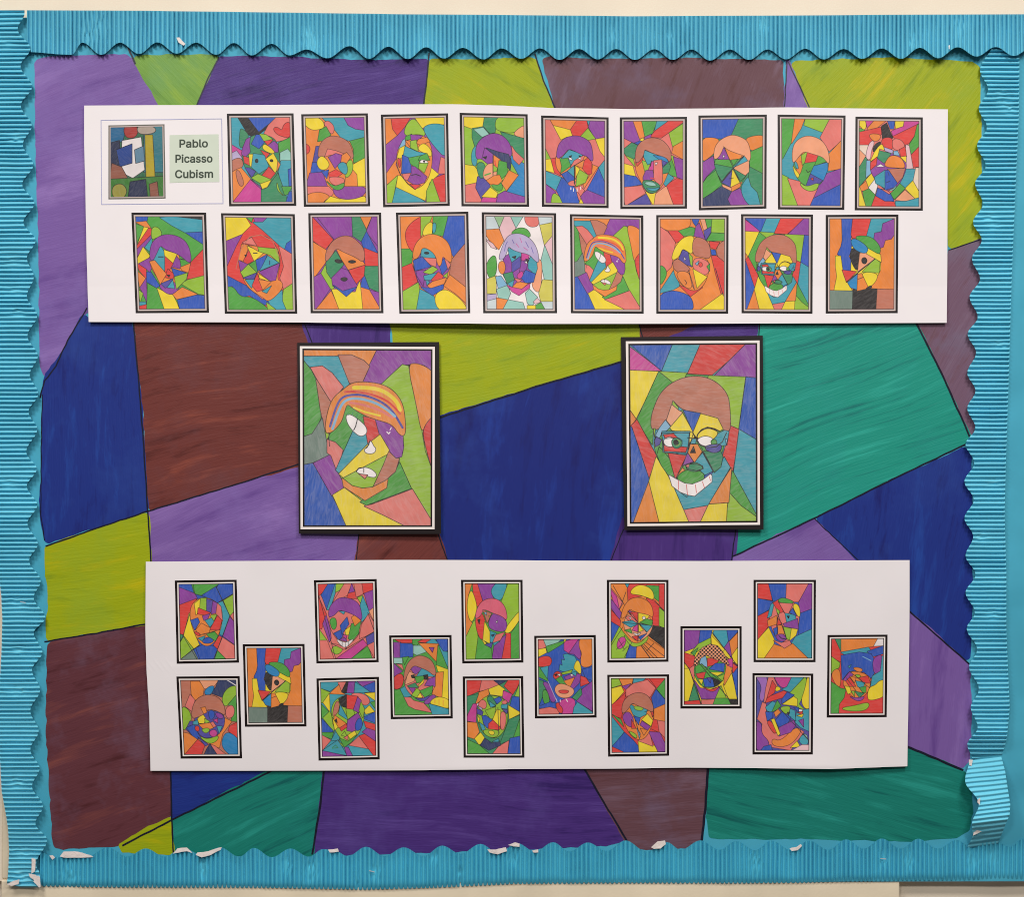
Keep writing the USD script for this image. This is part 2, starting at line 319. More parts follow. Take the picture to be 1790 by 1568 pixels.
for i, (s, w) in enumerate(LINES):
    g = wob(LineString(pts(s)).buffer(w * 0.4, cap_style='flat'), 0.9, 80 + i)
    used_l = g if used_l is None else used_l
    prev = unary_union([wob(LineString(pts(t)).buffer(u * 0.4, cap_style='flat'), 0.9, 80 + j) for j, (t, u) in enumerate(LINES[:i])]) if i else Polygon()
    flat(bp, 'marker_line', g.difference(HIDE).difference(prev), lambda x, y: hpaper(x, y) + 0.0006, MARK, 16)

# ------------------------------------------------------------------ corrugated card border strips
def track(s):
    a = np.array(pts(s)); return a[:, 0], a[:, 1]
def cosine(t, v):
    """rounded scallops through alternate lobes and hollows"""
    def fn(u):
        u = np.clip(u, t[0], t[-1]); i = np.clip(np.searchsorted(t, u, 'right') - 1, 0, len(t) - 2)
        k = (u - t[i]) / (t[i + 1] - t[i]); return v[i] + (v[i + 1] - v[i]) * (1 - np.cos(np.pi * k)) / 2
    return fn
def strip(name, label, base, upright, u0, u1, outer, inner, hf, mater, period=7.7, amp=0.0016, crumple=(), nv=14, seed=0, cut=None, skew=0.0, front='corrugated_card'):
    """upright: runs down the side (ridges lie across), else along the top or bottom. hf(u, t): height, t = 0 at the outer and 1 at the scalloped edge."""
    nu = int((u1 - u0) / period * 10)
    u = np.linspace(u0, u1, nu); t = np.linspace(0, 1, nv)
    U, T = np.meshgrid(u, t, indexing='ij')
    A = outer(U) + (inner(U) - outer(U)) * T
    if cut is not None: A = cut(U, A)
    V_ = U + skew * (T - 0.5)
    a = np.full_like(U, amp) * (1 + 0.3 * noise2(U, A, 60, seed + 2) + 0.35 * noise2(U, U * 0, 9, seed + 6, 1))
    ph = 1.6 * noise2(U, np.zeros_like(U), 45, seed, 2) * 2 + 0.9 * noise2(U, A, 34, seed + 4, 2)
    dh = np.zeros_like(U)
    for (cu, ca, r, k) in crumple:
        wgt = np.exp(-(((U - cu) / r) ** 2 + ((A - ca) / (r * 1.7)) ** 2))
        a = a * (1 - 0.4 * wgt); ph = ph + 3.5 * wgt * noise2(U, A, 9, seed + 9, 2) * 2; dh = dh - k * wgt * 0.002 + wgt * 0.003 * noise2(U, A, 8, seed + 11, 2)
    w_ = 2 * np.pi * (U + ph) / period
    H = hf(U, T) + a * (np.sin(w_) if upright else 2.2 * np.abs(np.cos(w_ / 2)) ** 0.85 - 1.2) + dh   # rounded ribs, sharp furrows
    X, Y = (A, V_) if upright else (V_, A)
    p = P(X, Y, H).reshape(-1, 3); q = P(X, Y, H - 0.0006).reshape(-1, 3)
    idx = np.arange(nu * nv).reshape(nu, nv)
    quads = np.stack([idx[:-1, :-1], idx[1:, :-1], idx[1:, 1:], idx[:-1, 1:]], -1).reshape(-1, 4)
    f = np.vstack([quads[:, [0, 1, 2]], quads[:, [0, 2, 3]]])
    c = np.cross(p[f[:, 1]] - p[f[:, 0]], p[f[:, 2]] - p[f[:, 0]])[:, 1].mean()
    if c > 0: f = f[:, ::-1]
    N = len(p); rim = np.concatenate([idx[:, 0], idx[-1, 1:], idx[::-1, -1][1:], idx[0, ::-1][1:]])
    e = np.c_[rim[:-1], rim[1:]]
    side = np.vstack([np.c_[e[:, 0], e[:, 1], e[:, 1] + N], np.c_[e[:, 0], e[:, 1] + N, e[:, 0] + N]])
    th = thing(name, label, 'border strip', base)
    v, ff, n = meshkit.arrays((np.vstack([p, q]), np.vstack([f, f[:, ::-1] + N, side])), 60)
    put(th, front, v, ff, mater, n)
    return th

def torn(th, s, h, name='torn_paper_edge', m=None):
    sheet(th, name, wob(Polygon(pts(s)), 1.2, len(s)), lambda x, y: h + 0.0012 * noise2(x, y, 9, 3, 2) + 0 * np.asarray(x), m or TORN, 0.0005, 6)
def staple(th, x, y, h, ang):
    a = math.radians(ang); g = LineString([(x - 5 * math.cos(a), y - 5 * math.sin(a)), (x + 5 * math.cos(a), y + 5 * math.sin(a))]).buffer(0.6, cap_style='flat')
    sheet(th, 'staple', g, lambda x, y: h + 0 * np.asarray(x), STEEL, 0.0007, 4)

# top strip
tx, ty = track('40,90 125,95 144,74 177,95 210,74 243,93.5 275,73.5 309,93 343,74 378,95 409,74.5 440,96 475,76 506,96 536,86 572,101 611,80 645,102 679,81 713,102.5 745,82 776,101.5 809,83 845,103 877,84 911,102 944,84 978,104 1012,85 1045,103 1077,85 1110,104 1144,85.5 1176,104 1209,86 1241,105 1276,86 1309,104 1342,86 1374,103 1407.6,84.6 1440,103 1475,85 1507,102 1541.5,84 1575,102 1608,83 1640,101 1674,82 1707,98 1740.5,81.5 1772,97 1806,81 1840,97')
ox, oy = track('40,17 250,18 450,20.5 700,24 900,25.5 1100,27.5 1340,26.5 1560,25 1790,24 1840,24')
outer = lambda u: np.interp(u, ox, oy)
hv = lambda u, t: 0.0105 + 0.0012 * noise2(u, t * 60, 90, 21, 2) + t ** 2 * (0.0030 + 0.010 * np.clip(np.interp(u, [40, 300, 500, 560, 760, 880, 960, 1020, 1100, 1400, 1560, 1660, 1840], [.1, .15, .1, .35, .55, .45, .1, .5, .05, .1, .7, 1.0, .9]), 0, 1))
top = strip('top_border_strip', 'turquoise corrugated border strip with scalloped lower edge along the top of the board', P(900, 105, 0.0), False, 47, 1836, outer, cosine(tx, ty), hv, CARDTOP, amp=0.0036,
    crumple=[(170, 45, 16, .3), (152, 60, 10, .6), (540, 60, 12, .6), (548, 80, 9, 1), (506, 90, 8, .5), (1070, 60, 8, .6), (1172, 60, 7, .5), (1335, 40, 9, .6), (1678, 45, 10, .7), (1596, 70, 8, .5), (1200, 30, 8, .4)], seed=3)
torn(top, '308,66 313,65 324,76 321,79 312,74', 0.0182); torn(top, '1656,80 1661,77 1664,81 1659,86', 0.0195)

# left strip, loose ridges across
lx = np.array(pts('53,20 43,22 31,50 53,84 36,115 56,150.5 36.5,184 55.6,219 40,252 58,288 39,322 60,354.6 41,388 62,420 47,451 59,483 47,518 65,551 48,587 66,622 52,655 67,688 50,720 65,750 46,790 64,820 47,850 65,883 48,915 66,951 51,980 71,1016 59,1045 79,1080 59,1107 74,1140 56,1172 70,1206 53,1243 67.5,1278 53,1311 69,1344 56,1375 75,1410 62,1440 82,1469 63,1512 70,1530 71,1552'))
ex, ey = track('-60,0 -60,900 -3,1000 2,1040 4,1080 3,1130 1,1168 -3,1230 0,1330 3,1385 10,1423 14,1449 16,1487 14,1530 12,1545 40,1553')
louter = lambda u: np.interp(u, ey, ex)
hl = lambda u, t: 0.0145 + 0.0020 * noise2(u, t * 50, 130, 31, 2) + 0.0045 * t ** 2 + 0.0025 * np.clip((u - 1180) / 150, 0, 1) * np.clip((1500 - u) / 60, 0, 1)
left = strip('left_border_strip', 'turquoise corrugated border strip with scalloped right edge down the left side of the board', P(20, 1553, 0.0), True, 17, 1552, louter, cosine(lx[1:, 1], lx[1:, 0]), hl, CARD, amp=0.0036,
    crumple=[(456, 24, 9, .5), (508, 25, 8, .5), (546, 30, 7, .3), (1053, 34, 9, 1.0), (1136, 32, 7, .5), (845, 16, 8, .3), (1368, 30, 9, .3), (1208, 28, 8, .5), (1530, 40, 12, 1), (1490, 40, 10, .5), (240, 30, 10, .4), (73, 14, 8, .4)], seed=13)
torn(left, '50,1528 62,1530 66,1534 62,1540 52,1534', 0.0225); torn(left, '66,1531 70,1534 71,1550 68,1552 58,1541', 0.0235); torn(left, '56,1500 62,1502 61,1524 55,1528', 0.0222)
torn(left, '12,1547 22,1541 34,1538 32,1546 20,1550', 0.0205)
staple(left, 40, 1053, 0.0205, 12); 

# right strip in two lengths
rx = np.array(pts('1738,70 1713,122 1727,155.6 1711,189 1725,222 1708,254 1723,289.5 1704.5,320 1718,356 1701,388 1716,419 1699,452 1713,487 1695,519 1709,554 1691.6,583.6 1706,616 1691,652 1705,683 1691,713.5 1705,748 1688,776.5 1703,809.5 1686,841.6 1702,874 1686,906 1701,938 1688,971.5 1705,1005 1688,1036 1704,1071 1690,1099 1708,1136 1694,1166 1711,1205 1697,1237 1709,1272 1691,1302 1700,1330'))
fx, fy = track('1783,70 1782,95 1781,200 1772,400 1768,500 1765,600 1762,700 1758.5,800 1756,900 1759,1000 1759,1100 1762,1170 1765,1237 1760,1290 1756,1306 1748,1330')
router = lambda u: np.interp(u, fy, fx)
hr = lambda u, t: 0.0125 + 0.0016 * noise2(u, t * 50, 150, 41, 2) + 0.0030 * t ** 2 + 0.010 * np.clip((u - 1130) / 150, 0, 1) ** 2 - 0.0205 * np.clip((u - 1283) / 46, 0, 1) ** 1.6 + 0.001 * np.clip((110 - u) / 30, -1, 0) * 0
right = strip('right_border_strip', 'long turquoise corrugated border strip with scalloped left edge down the right side of the board', P(1735, 1329, 0.0), True, 82, 1329, router, cosine(rx[:, 1], rx[:, 0]), hr, CARD, amp=0.0036,
    crumple=[(178, 1755, 8, .7), (190, 1765, 6, .6), (163, 1750, 6, .4), (378, 1730, 7, .4), (392, 1738, 6, .4), (602, 1750, 7, .5), (940, 1715, 7, .4), (1073, 1733, 7, .5), (845, 1735, 6, .4)], seed=23)
sx = np.array(pts('1694,1326 1687,1361 1711,1403 1699,1438 1700,1456 1690,1484'))
gx, gy = track('1750,1326 1752,1333 1757,1352 1762,1385 1766,1410 1765,1428 1760,1440 1752,1460 1742,1484')
hs = lambda u, t: 0.0175 + 0.030 * (1 - (1 - np.clip((u - 1326) / 108, 0, 1)) ** 1.6) - 0.040 * np.clip((u - 1434) / 48, 0, 1) ** 1.15 + 0.0012 * noise2(u, t * 50, 60, 51, 2)
right2 = strip('short_border_strip', 'short bulging turquoise corrugated border piece at the lower right, above the bottom border', P(1725, 1484, 0.0), True, 1327, 1483, lambda u: np.interp(u, gy, gx), cosine(sx[:, 1], sx[:, 0]), hs, CARD, amp=0.0016,
    crumple=[(1452, 1706, 8, .6), (1462, 1712, 7, .6)], seed=33, skew=7.0, period=8.2)
torn(right2, '1694,1329 1701,1329 1698,1340 1694,1338', 0.0225); torn(right2, '1710,1398 1714,1395 1713,1408 1709,1403', 0.0455); torn(right2, '1703,1456 1708,1452 1716,1454 1710,1458 1701,1462', 0.0345)

# bottom strip
bx, by = track('66,1486 92,1499 150,1499 189,1482 222,1498 255,1484 288,1498 319,1483 352,1494 385,1482 418,1498 444,1483 475,1499 508,1484 540,1498 565,1485 584,1487 608,1497 640,1481 672,1497 706,1482 740,1497 773,1479 805,1493 840,1476 870,1491 905,1475 935,1489 967,1473 995,1489 1028,1473.5 1060,1488 1093.5,1470 1130,1489 1166,1473 1190,1486 1224,1470 1258,1486 1287,1471 1320,1487 1348,1470 1384,1487 1414,1470 1448,1486 1479,1468 1510,1484 1541.5,1466.5 1575,1484 1605,1467 1640,1484 1672,1469 1700,1483 1733,1467 1765,1481 1789,1467 1820,1482 1850,1468')
kx, ky = track('66,1550 200,1552 450,1552.5 640,1556 750,1553 900,1546 1100,1545 1300,1545 1400,1544 1500,1541 1600,1540 1790,1538 1850,1538')
hb = lambda u, t: 0.0105 + 0.0012 * noise2(u, t * 60, 100, 61, 2) + 0.0012 * np.exp(-((1 - t) / .15) ** 2) - 0.0045 * np.clip((0.14 - t) / 0.14, 0, 1) ** 1.5
bottom = strip('bottom_border_strip', 'deep turquoise corrugated border strip with torn scalloped upper edge along the bottom of the board', P(930, 1556, 0.0), False, 70, 1846, lambda u: np.interp(u, kx, ky), cosine(bx, by), hb, CARDLOW, amp=0.0030,
    crumple=[(355, 1512, 7, 1.6), (355, 1528, 5, 1.8), (805, 1525, 4, 2.2), (805, 1542, 4, 2.2), (545, 1522, 12, .6), (502, 1512, 9, .6), (655, 1524, 9, .6), (758, 1496, 7, 1.0), (626, 1545, 5, .8), (897, 1500, 9, .9), (1545, 1502, 9, .8), (1590, 1505, 9, .5), (1700, 1500, 12, .8), (1735, 1497, 10, .9), (1320, 1508, 10, .4), (120, 1535, 14, .4)], seed=43)
for s in ('104,1498 112,1489 130,1489 158,1496 163,1499 140,1501 118,1500', '302,1492 310,1483 326,1483 336,1492 326,1489', '345,1491 356,1490 372,1486 388,1481 386,1486 368,1495 352,1499 342,1495', '574,1486 590,1484 592,1489 576,1491',
          '852,1485 866,1486 884,1481 886,1488 870,1494 856,1491', '888,1478 900,1473 908,1475 908,1481 896,1480', '1138,1482 1150,1472 1163,1469 1164,1476 1154,1484 1143,1485', '86,1497 92,1496 96,1500 92,1504', '930,1488 940,1486 940,1491 932,1491', '1380,1484 1392,1482 1400,1476 1402,1479 1394,1487 1384,1489'):
    torn(bottom, s, 0.0162)
staple(bottom, 1544, 1502, 0.0158, 5); staple(bottom, 650, 1524, 0.0158, 15)
# ------------------------------------------------------------------ the drawings
# a drawing: origin and scale of its tracing, the four corners of its black frame, then its areas in painting order:
# colour letter and points; "~" rounds the outline, "-" draws a line of the given width, "#" a checked area
REG = dict(A=(390, 190, 6.393), B=(660, 190, 6.393), C=(940, 190, 6.393), D=(1215, 190, 6.393), E=(1490, 190, 8.714), F=(225, 365, 5.967), G=(535, 365, 5.967), H=(835, 365, 5.967),
    I=(1140, 365, 5.967), J=(1435, 365, 8.476), K=(300, 1010, 7.458), L=(300, 1125, 7.458), M=(545, 1010, 7.16), N=(545, 1105, 6.968), O=(800, 1010, 7.16), P=(800, 1105, 6.968),
    Q=(1055, 1010, 7.16), R=(1055, 1090, 6.532), S=(1310, 1010, 7.16), T=(1310, 1105, 6.968), U=(500, 570, 4.127), V=(1060, 570, 4.127))
PAL = dict(r=(219, 67, 62), o=(232, 134, 60), p=(225, 119, 110), k=(201, 69, 147), v=(143, 69, 157), b=(53, 90, 182), t=(66, 157, 174), g=(82, 161, 67), l=(149, 189, 56), y=(235, 208, 49), n=(190, 116, 94),
    d=(63, 140, 98), w=(238, 228, 226), x=(50, 46, 46), e=(235, 159, 120), s=(128, 176, 207), a=(116, 134, 123), i=(85, 78, 158), c=(149, 197, 184), m=(56, 65, 103), h=(183, 168, 203), z=(227, 205, 187),
    q=(46, 132, 188), j=(227, 186, 191), f=(206, 196, 86), u=(200, 211, 213), G=(148, 187, 137), P=(218, 100, 121), L=(161, 110, 185))
DRAW = {}
DRAW['1A'] = ('A', '4.5,5.5 78.5,5 81.5,108 7,108.5', 'crayon portrait with a patchwork face, brown hand and black bands above', """
t 8,8 80,8 80,106 8,106; x 16,8 32,8 38,24 44,22 50,17 48,22 41,27 31,30 28,28; b 28,9 60,9 50,17 40,25 33,16; p 61,8 78,8 76,33 60,36 56,33 46,27 51,18; ~r 56,22 60,20 66,25 68,17 75,14 75,32 68,31 60,28;
~d 20,21 29,29 25,36 21,44 18,40 19,27; g 62,38 75,32 76,48 63,50; c 64,49 72,45 76,50 76,58 64,58; t 65,58 76,58 76,88 66,86 62,70; k 9,40 21,47 21,54 14,50 9,52; h 9,50 15,47 21,55 9,60; ~n 8,58 20,54 23,64 15,68 8,74; o 8,72 15,68 20,66 31,79 10,105;
~n 14,69 18,69 23,82 21,87 17,83; k 10,106 31,79 43,89 43,106; d 43,106 43,89 55,80 61,72 70,97 72,106; ~l 60,80 63,92 68,97 66,96 60,90; g 66,87 77,87 72,95 69,96; b 70,106 74,93 78,92 78,106; b 73,68 78,66 78,85 74,86;
~d 30,31 42,28 56,32 61,40 63,56 62,70 54,80 50,87 44,90 32,78 24,64 21,52 22,42; v 22,44 26,34 30,32 29,40 30,48 24,54 21,50; b 32,39 37,29 41,29 46,37 40,44; l 41,28 48,29 55,34 46,36; r 46,36 56,34 50,41; v 50,41 57,36 61,40 61,48 58,48;
~y 44,42 47,39 58,48 55,50 46,46; r 42,46 52,50 48,55; r 23,53 29,55 30,63 24,60; y 29,51 34,51 32,65 30,63; t 34,50 46,52 51,65 40,72 32,65; y 48,56 56,50 61,59 61,66 58,71; o 61,58 64,62 60,70; r 49,68 51,65 58,72 52,79 44,74; i 25,66 29,66 36,70 32,76;
l 32,77 39,73 53,79 48,84 42,83; v 31,79 42,87 43,90; y 42,84 53,80 49,87 44,89; ~x 36,56 39,56 39,60 36,60; ~x 52,57 55,56 56,59 53,59""")
DRAW['2A'] = ('A', '87.5,6 161.5,5 164,108.5 90.5,109', 'crayon portrait with brown hair and a teal leaf shaped cheek', """
o 88,5 166,5 166,110 88,110; ~y 90,8 109,10 114,20 106,23 98,23 90,16; t 108,7 136,7 140,18 148,23 162,24 162,32 142,36 132,32 124,22; v 134,7 162,7 162,24 148,22 140,18; ~p 112,16 117,13 123,18 124,24 121,29; g 108,24 115,20 120,29 112,35 106,36; g 142,36 162,31 162,54 146,60 146,45;
~r 90,38 97,42 96,49 90,51; i 104,42 108,42 106,58 112,67 114,71 98,72; b 100,60 106,60 112,68 114,71 98,72; v 97,72 111,71 116,86 93,86; b 110,70 118,68 116,78; p 93,87 118,87 124,93 120,98 110,94 93,95; ~o 93,95 110,93 120,98 113,102 110,108 93,108; y 111,107 120,98 130,101 158,98 163,107;
~v 122,86 160,86 158,96 148,100 135,101 125,97; o 137,78 140,68 147,68 150,74 150,86 136,86; y 144,63 162,53 162,86 151,86 150,73 144,66; ~l 138,60 144,56 145,68 140,76 136,76; ~n 106,52 108,40 114,33 122,30 132,32 140,37 144,45 146,55 140,56 134,52 128,49 118,44 114,53 108,54;
p 114,53 117,45 126,47 134,50 132,53 120,51; v 118,54 126,50 133,52 131,59 125,66; ~y 106,56 111,52 119,61 116,67 109,68 105,62; o 133,52 138,49 142,54 138,60 132,59; ~t 127,64 133,59 138,62 139,70 136,74; r 118,72 126,68 133,72 126,77 119,77; ~p 117,77 126,76 136,78 134,84 124,86; ~g 115,80 119,84 126,87 136,82 134,89 125,91""")
DRAW['3B'] = ('B', '4,6.5 78.5,5 80.5,108 6.5,109.5', 'crayon portrait with a lime cone hat, one white eye and a yellow collar', """
v 4,4 82,4 82,110 4,110; o 6,7 16,7 18,22 22,29 7,41; r 15,7 38,7 30,20 22,29 17,22; ~l 30,30 31,20 39,10 46,16 55,30 44,29; y 40,7 77,7 77,17 60,17 50,21; ~t 50,22 58,17 70,17 77,20 78,57 62,40; o 22,55 9,74 8,86 22,75 25,74 20,62; p 71,54 78,57 78,72 68,72; r 62,78 78,72 78,108 70,108;
l 8,88 22,75 19,90 16,108 8,108; t 16,108 21,87 38,95 60,108; y 23,75 26,75 33,84 42,91 53,81 60,66 68,73 58,82 55,92 53,102 21,87; l 55,108 55,92 61,79 71,108; ~o 31,33 42,28 54,31 60,42 61,58 58,74 52,84 42,90 33,82 24,70 21,55 24,42; s 23,45 28,35 31,33 31,40; y 22,54 25,44 31,41 30,52 25,55;
g 31,31 38,28 37,34 31,35; v 37,29 50,30 46,34 38,35; o 31,35 37,36 36,42; l 37,36 43,35 45,47 37,43; o 44,38 46,34 55,32 58,36 48,40; ~y 46,42 52,38 60,46 60,54 55,50 46,46; t 31,42 44,48 54,50 50,53 36,55 29,52; b 28,52 35,55 37,62 38,71 27,72; g 35,55 50,52 46,59 45,67 37,61; g 48,53 55,50 58,57 46,57;
~w 46,60 50,56 57,59 55,61; l 47,61 56,61 52,71 46,66; p 28,73 38,72 34,80 30,78; v 38,64 42,65 55,76 52,82 42,85 34,80 38,72; r 36,84 48,85 42,90; ~r 22,55 26,56 26,64 24,66; -x1 38,74 43,73 48,75; ~x 51,58 53,58 52,60""")
DRAW['4B'] = ('B', '92,4.5 167.5,6 169,109 94,108.5', 'crayon portrait with purple hair and a dark eye patch', """
l 92,4 170,4 170,110 92,110; y 95,7 120,7 118,20 106,22 95,18; d 120,7 134,7 131,26 126,27 118,20; ~l 134,7 166,7 166,18 152,27 138,25 131,21; ~e 166,17 155,24 152,29 166,34; d 106,22 118,20 125,28 114,38 109,42 106,32; c 108,23 118,21 124,28 117,31; d 138,26 152,30 166,34 166,56 158,53 150,42 142,34;
y 95,62 108,64 114,72 110,82 96,86; p 96,86 110,83 114,96 117,100 114,108 96,108; k 114,108 118,99 133,99 132,108; v 132,108 135,96 142,92 166,98 168,108; q 145,92 158,74 150,60 149,52 166,63 166,98; p 150,42 154,48 163,56 158,62 152,56; i 112,76 116,74 124,82 126,88 116,100 110,88;
~t 105,52 107,44 112,40 111,55 110,64 106,62; ~d 110,60 120,60 120,76 114,78; ~e 118,76 119,68 123,62 130,58 134,70 130,80 122,80; ~v 110,56 110,42 116,33 128,27 138,29 146,36 150,46 149,54 140,52 128,50 124,60 116,55; m 122,44 134,48 146,51 149,58 148,68 142,60 134,54; v 120,44 130,52 128,60 123,61 117,56;
o 130,52 137,57 134,68 130,70; g 136,58 144,60 145,72 138,78 134,72; l 129,62 134,66 133,70 129,70; o 122,80 130,75 136,74 139,80 134,85 126,84; ~g 126,84 135,86 138,82 140,90 134,92; o 147,69 157,74 144,91 139,83; y 117,98 126,88 134,94 132,99; -g1.6 120,74 126,72; -x1 129,52 129,74; -r1.4 131,58 132,64; ~x 118,54 122,53 121,56""")
DRAW['5C'] = ('C', '4,7.5 79,9.5 79,110.5 5,109', 'crayon portrait with purple hair and a row of small teeth', """
p 4,7 80,7 80,111 4,111; o 13,10 45,10 38,23 30,22 18,19; y 18,19 30,22 37,24 39,30 32,31 26,34; r 46,10 54,10 56,22 47,31 39,29 37,23; t 54,10 60,10 57,19; v 60,10 77,10 77,32 65,34 57,20; l 56,22 64,33 54,35 48,31; y 65,34 77,32 77,56 70,47; t 7,69 27,77 24,85 21,91 7,82; v 7,83 20,93 15,104 15,109 7,109;
~l 15,109 16,97 19,94 25,99 32,109; b 21,91 27,77 34,82 42,89 44,98 46,104 46,109 30,109 25,98; l 7,42 14,56 7,57; y 7,57 15,56 18,71 7,68; r 15,56 20,55 22,65 25,74 19,71; t 77,55 68,66 76,88; b 68,67 77,88 77,99 55,91; v 55,91 77,100 77,109 52,109 48,97; ~y 45,109 48,100 53,109; p 42,88 48,97 52,91 46,86; o 60,62 67,65 52,88 50,80;
~o 20,54 24,48 34,44 50,50 61,60 60,70 55,78 50,85 42,87 33,82 26,72 21,66; g 25,55 33,53 37,60 36,64 26,71 27,64; t 27,55 35,46 50,51 47,56 41,58 37,62 34,54; p 41,58 52,52 50,57 37,65; t 40,64 41,76 33,70; b 27,73 33,70 42,78 34,83; l 45,67 56,74 53,82 43,86; y 42,63 47,67 43,76; r 52,58 56,55 60,60 60,72 56,73 50,66; o 42,63 52,57 50,66;
~p 33,83 38,80 42,80 43,86 36,86; ~v 21,56 22,44 26,36 34,31 46,30 56,35 60,41 62,58 59,57 56,53 50,51 40,46 34,44 28,52; ~w 34,55 37,54 39,57 36,57; ~w 45,55 48,53 48,57; ~x 35,53 38,52 37,54; ~x 46,52 48,53 47,54; -x1.2 41,63 41,84; -w1 37,88 37,90; -w1 40,89 40,92; -w1 44,89 44,92; -w1 48,87 48,90""")
DRAW['6C'] = ('C', '92,9.5 166.5,9 166.5,111 92.5,111.5', 'crayon portrait with brown hair and a long pink nose', """
p 92,9 168,9 168,112 92,112; v 94,11 106,11 116,34 108,38 94,31; o 106,11 116,11 119,31 114,33; g 116,11 134,11 128,27 120,31; t 134,11 150,11 131,24; r 150,11 166,11 162,15 138,32 126,31 132,24; l 166,14 166,33 151,42 147,27; o 166,34 166,58 150,49 152,42; v 120,31 127,28 126,33 119,34; b 108,38 118,34 112,40;
d 95,46 105,38 112,41 109,52 107,57 99,52; l 98,52 107,56 109,65; y 95,61 106,64 109,75 95,72; b 95,73 110,76 116,84 95,88; p 95,88 116,86 120,94 98,108; i 98,109 122,95 127,109; y 121,93 132,93 130,109; e 132,95 144,86 152,109 130,109; r 144,85 155,78 166,80 166,109 153,109; l 148,52 152,53 156,76 150,72; g 148,53 156,76 146,73; v 152,54 166,58 166,80 156,76; t 146,73 152,77 143,86 140,82;
~o 109,58 116,50 130,50 144,56 148,64 142,80 136,90 128,95 121,92 116,82 110,70; r 110,60 118,52 117,58 111,64; l 117,58 124,60 126,66 120,70; t 118,46 128,50 142,54 130,58 123,62 119,54; q 130,52 143,54 146,60 140,66 136,56; d 140,66 146,60 148,64 146,71 140,72; i 138,57 145,60 140,64; v 118,76 121,69 128,68 130,78 124,80 118,79; k 124,68 127,60 130,58 131,68;
p 130,58 138,57 139,68 139,82 136,86 130,78; ~d 116,80 128,80 138,86 132,93 126,94 120,90; ~c 118,82 128,81 134,86 124,86; ~t 119,88 130,89 138,87 130,93; ~n 109,58 110,44 116,36 126,32 138,34 146,42 149,50 148,60 144,54 134,51 126,48 119,44 118,52 112,60; ~y 114,34 118,32 119,35 115,36; -x1 127,58 126,64; -r1 126,77 131,78; ~w 131,60 134,60 132,63""")
DRAW['7D'] = ('D', '4,7.5 80,6.5 79.5,111 4.5,113', 'crayon portrait with peach hair, green cheeks and a yellow triangle at the mouth', """
d 4,6 81,6 81,114 4,114; b 7,9 50,9 41,29 33,33 7,32; d 50,9 78,9 78,30 55,34 41,29; ~o 7,33 20,32 28,35 22,48 17,53 7,60; ~o 55,34 66,30 78,30 78,42 62,48; g 62,48 78,41 78,73 61,64; v 7,61 20,53 22,66 12,76 7,84; g 7,86 14,76 23,69 28,82 30,84 7,103; m 7,102 30,87 40,92 40,97 37,100 41,109 7,109;
v 37,101 41,93 50,89 60,109 41,109; ~t 50,90 58,77 61,77 63,87 70,94 75,109 60,109; d 61,65 78,74 78,109 74,109 70,93 63,86 60,76; ~g 22,57 30,46 50,46 60,58 61,66 56,76 50,83 40,90 30,82 24,70; v 32,42 38,57 28,56 25,55; o 34,44 55,52 48,56 39,57; g 23,57 38,57 42,65 22,62; d 22,62 42,66 36,72 30,80 25,72; i 42,67 40,87 30,82;
g 40,57 48,56 43,63; t 55,52 59,58 43,65; e 43,66 60,58 60,70 56,74; y 42,68 50,83 40,87; d 44,68 56,75 51,80; o 40,88 52,82 50,87 41,92; e 30,84 40,88 41,92 31,87; ~e 21,56 22,44 26,37 33,32 42,29 52,32 58,36 61,44 62,54 60,59 56,52 46,49 36,45 32,41 29,49 25,55; ~w 31,52 33,52 32,55; ~x 52,53 54,54 53,55; -x.8 32,42 51,84; -x.8 55,52 30,82; -x.7 38,78 43,77""")
DRAW['8D'] = ('D', '92.5,6.5 168,7.5 166.5,112.5 93,112', 'crayon portrait with peach hair against teal, eye drawn on the chin', """
t 92,6 169,6 169,113 92,113; g 94,9 112,9 107,38 98,55 94,58; o 112,9 123,9 118,22 108,38; l 124,9 152,9 143,26 122,18; p 152,9 166,9 166,33 150,47 140,32; o 166,33 166,66 149,69 150,50; v 166,66 166,84 131,101 138,86 148,72; b 166,83 166,110 127,110 131,101; l 94,72 104,77 116,110 94,110; p 104,78 120,82 130,92 137,88 127,110 116,110;
~g 112,52 124,46 136,50 148,56 149,66 142,82 134,88 124,86 116,80 110,68; o 112,58 122,48 125,47 118,70 115,76; l 119,52 125,48 122,60 120,62; r 126,48 138,50 136,58 123,60; g 138,52 148,58 134,63 136,58; q 133,64 148,60 148,68 143,80 129,73; i 129,73 142,80 136,86 124,87; ~l 117,82 124,88 139,82 136,90 128,92 120,88; ~y 109,62 112,68 117,73 115,78 111,72;
~t 111,58 114,60 116,68 112,65; ~e 109,60 109,44 114,35 124,30 136,32 144,38 149,48 150,62 146,57 142,53 132,50 122,47 118,50 112,58; -r.8 117,58 119,60; ~r 129,78 132,77 132,80; -x.8 124,68 126,71 129,69""")
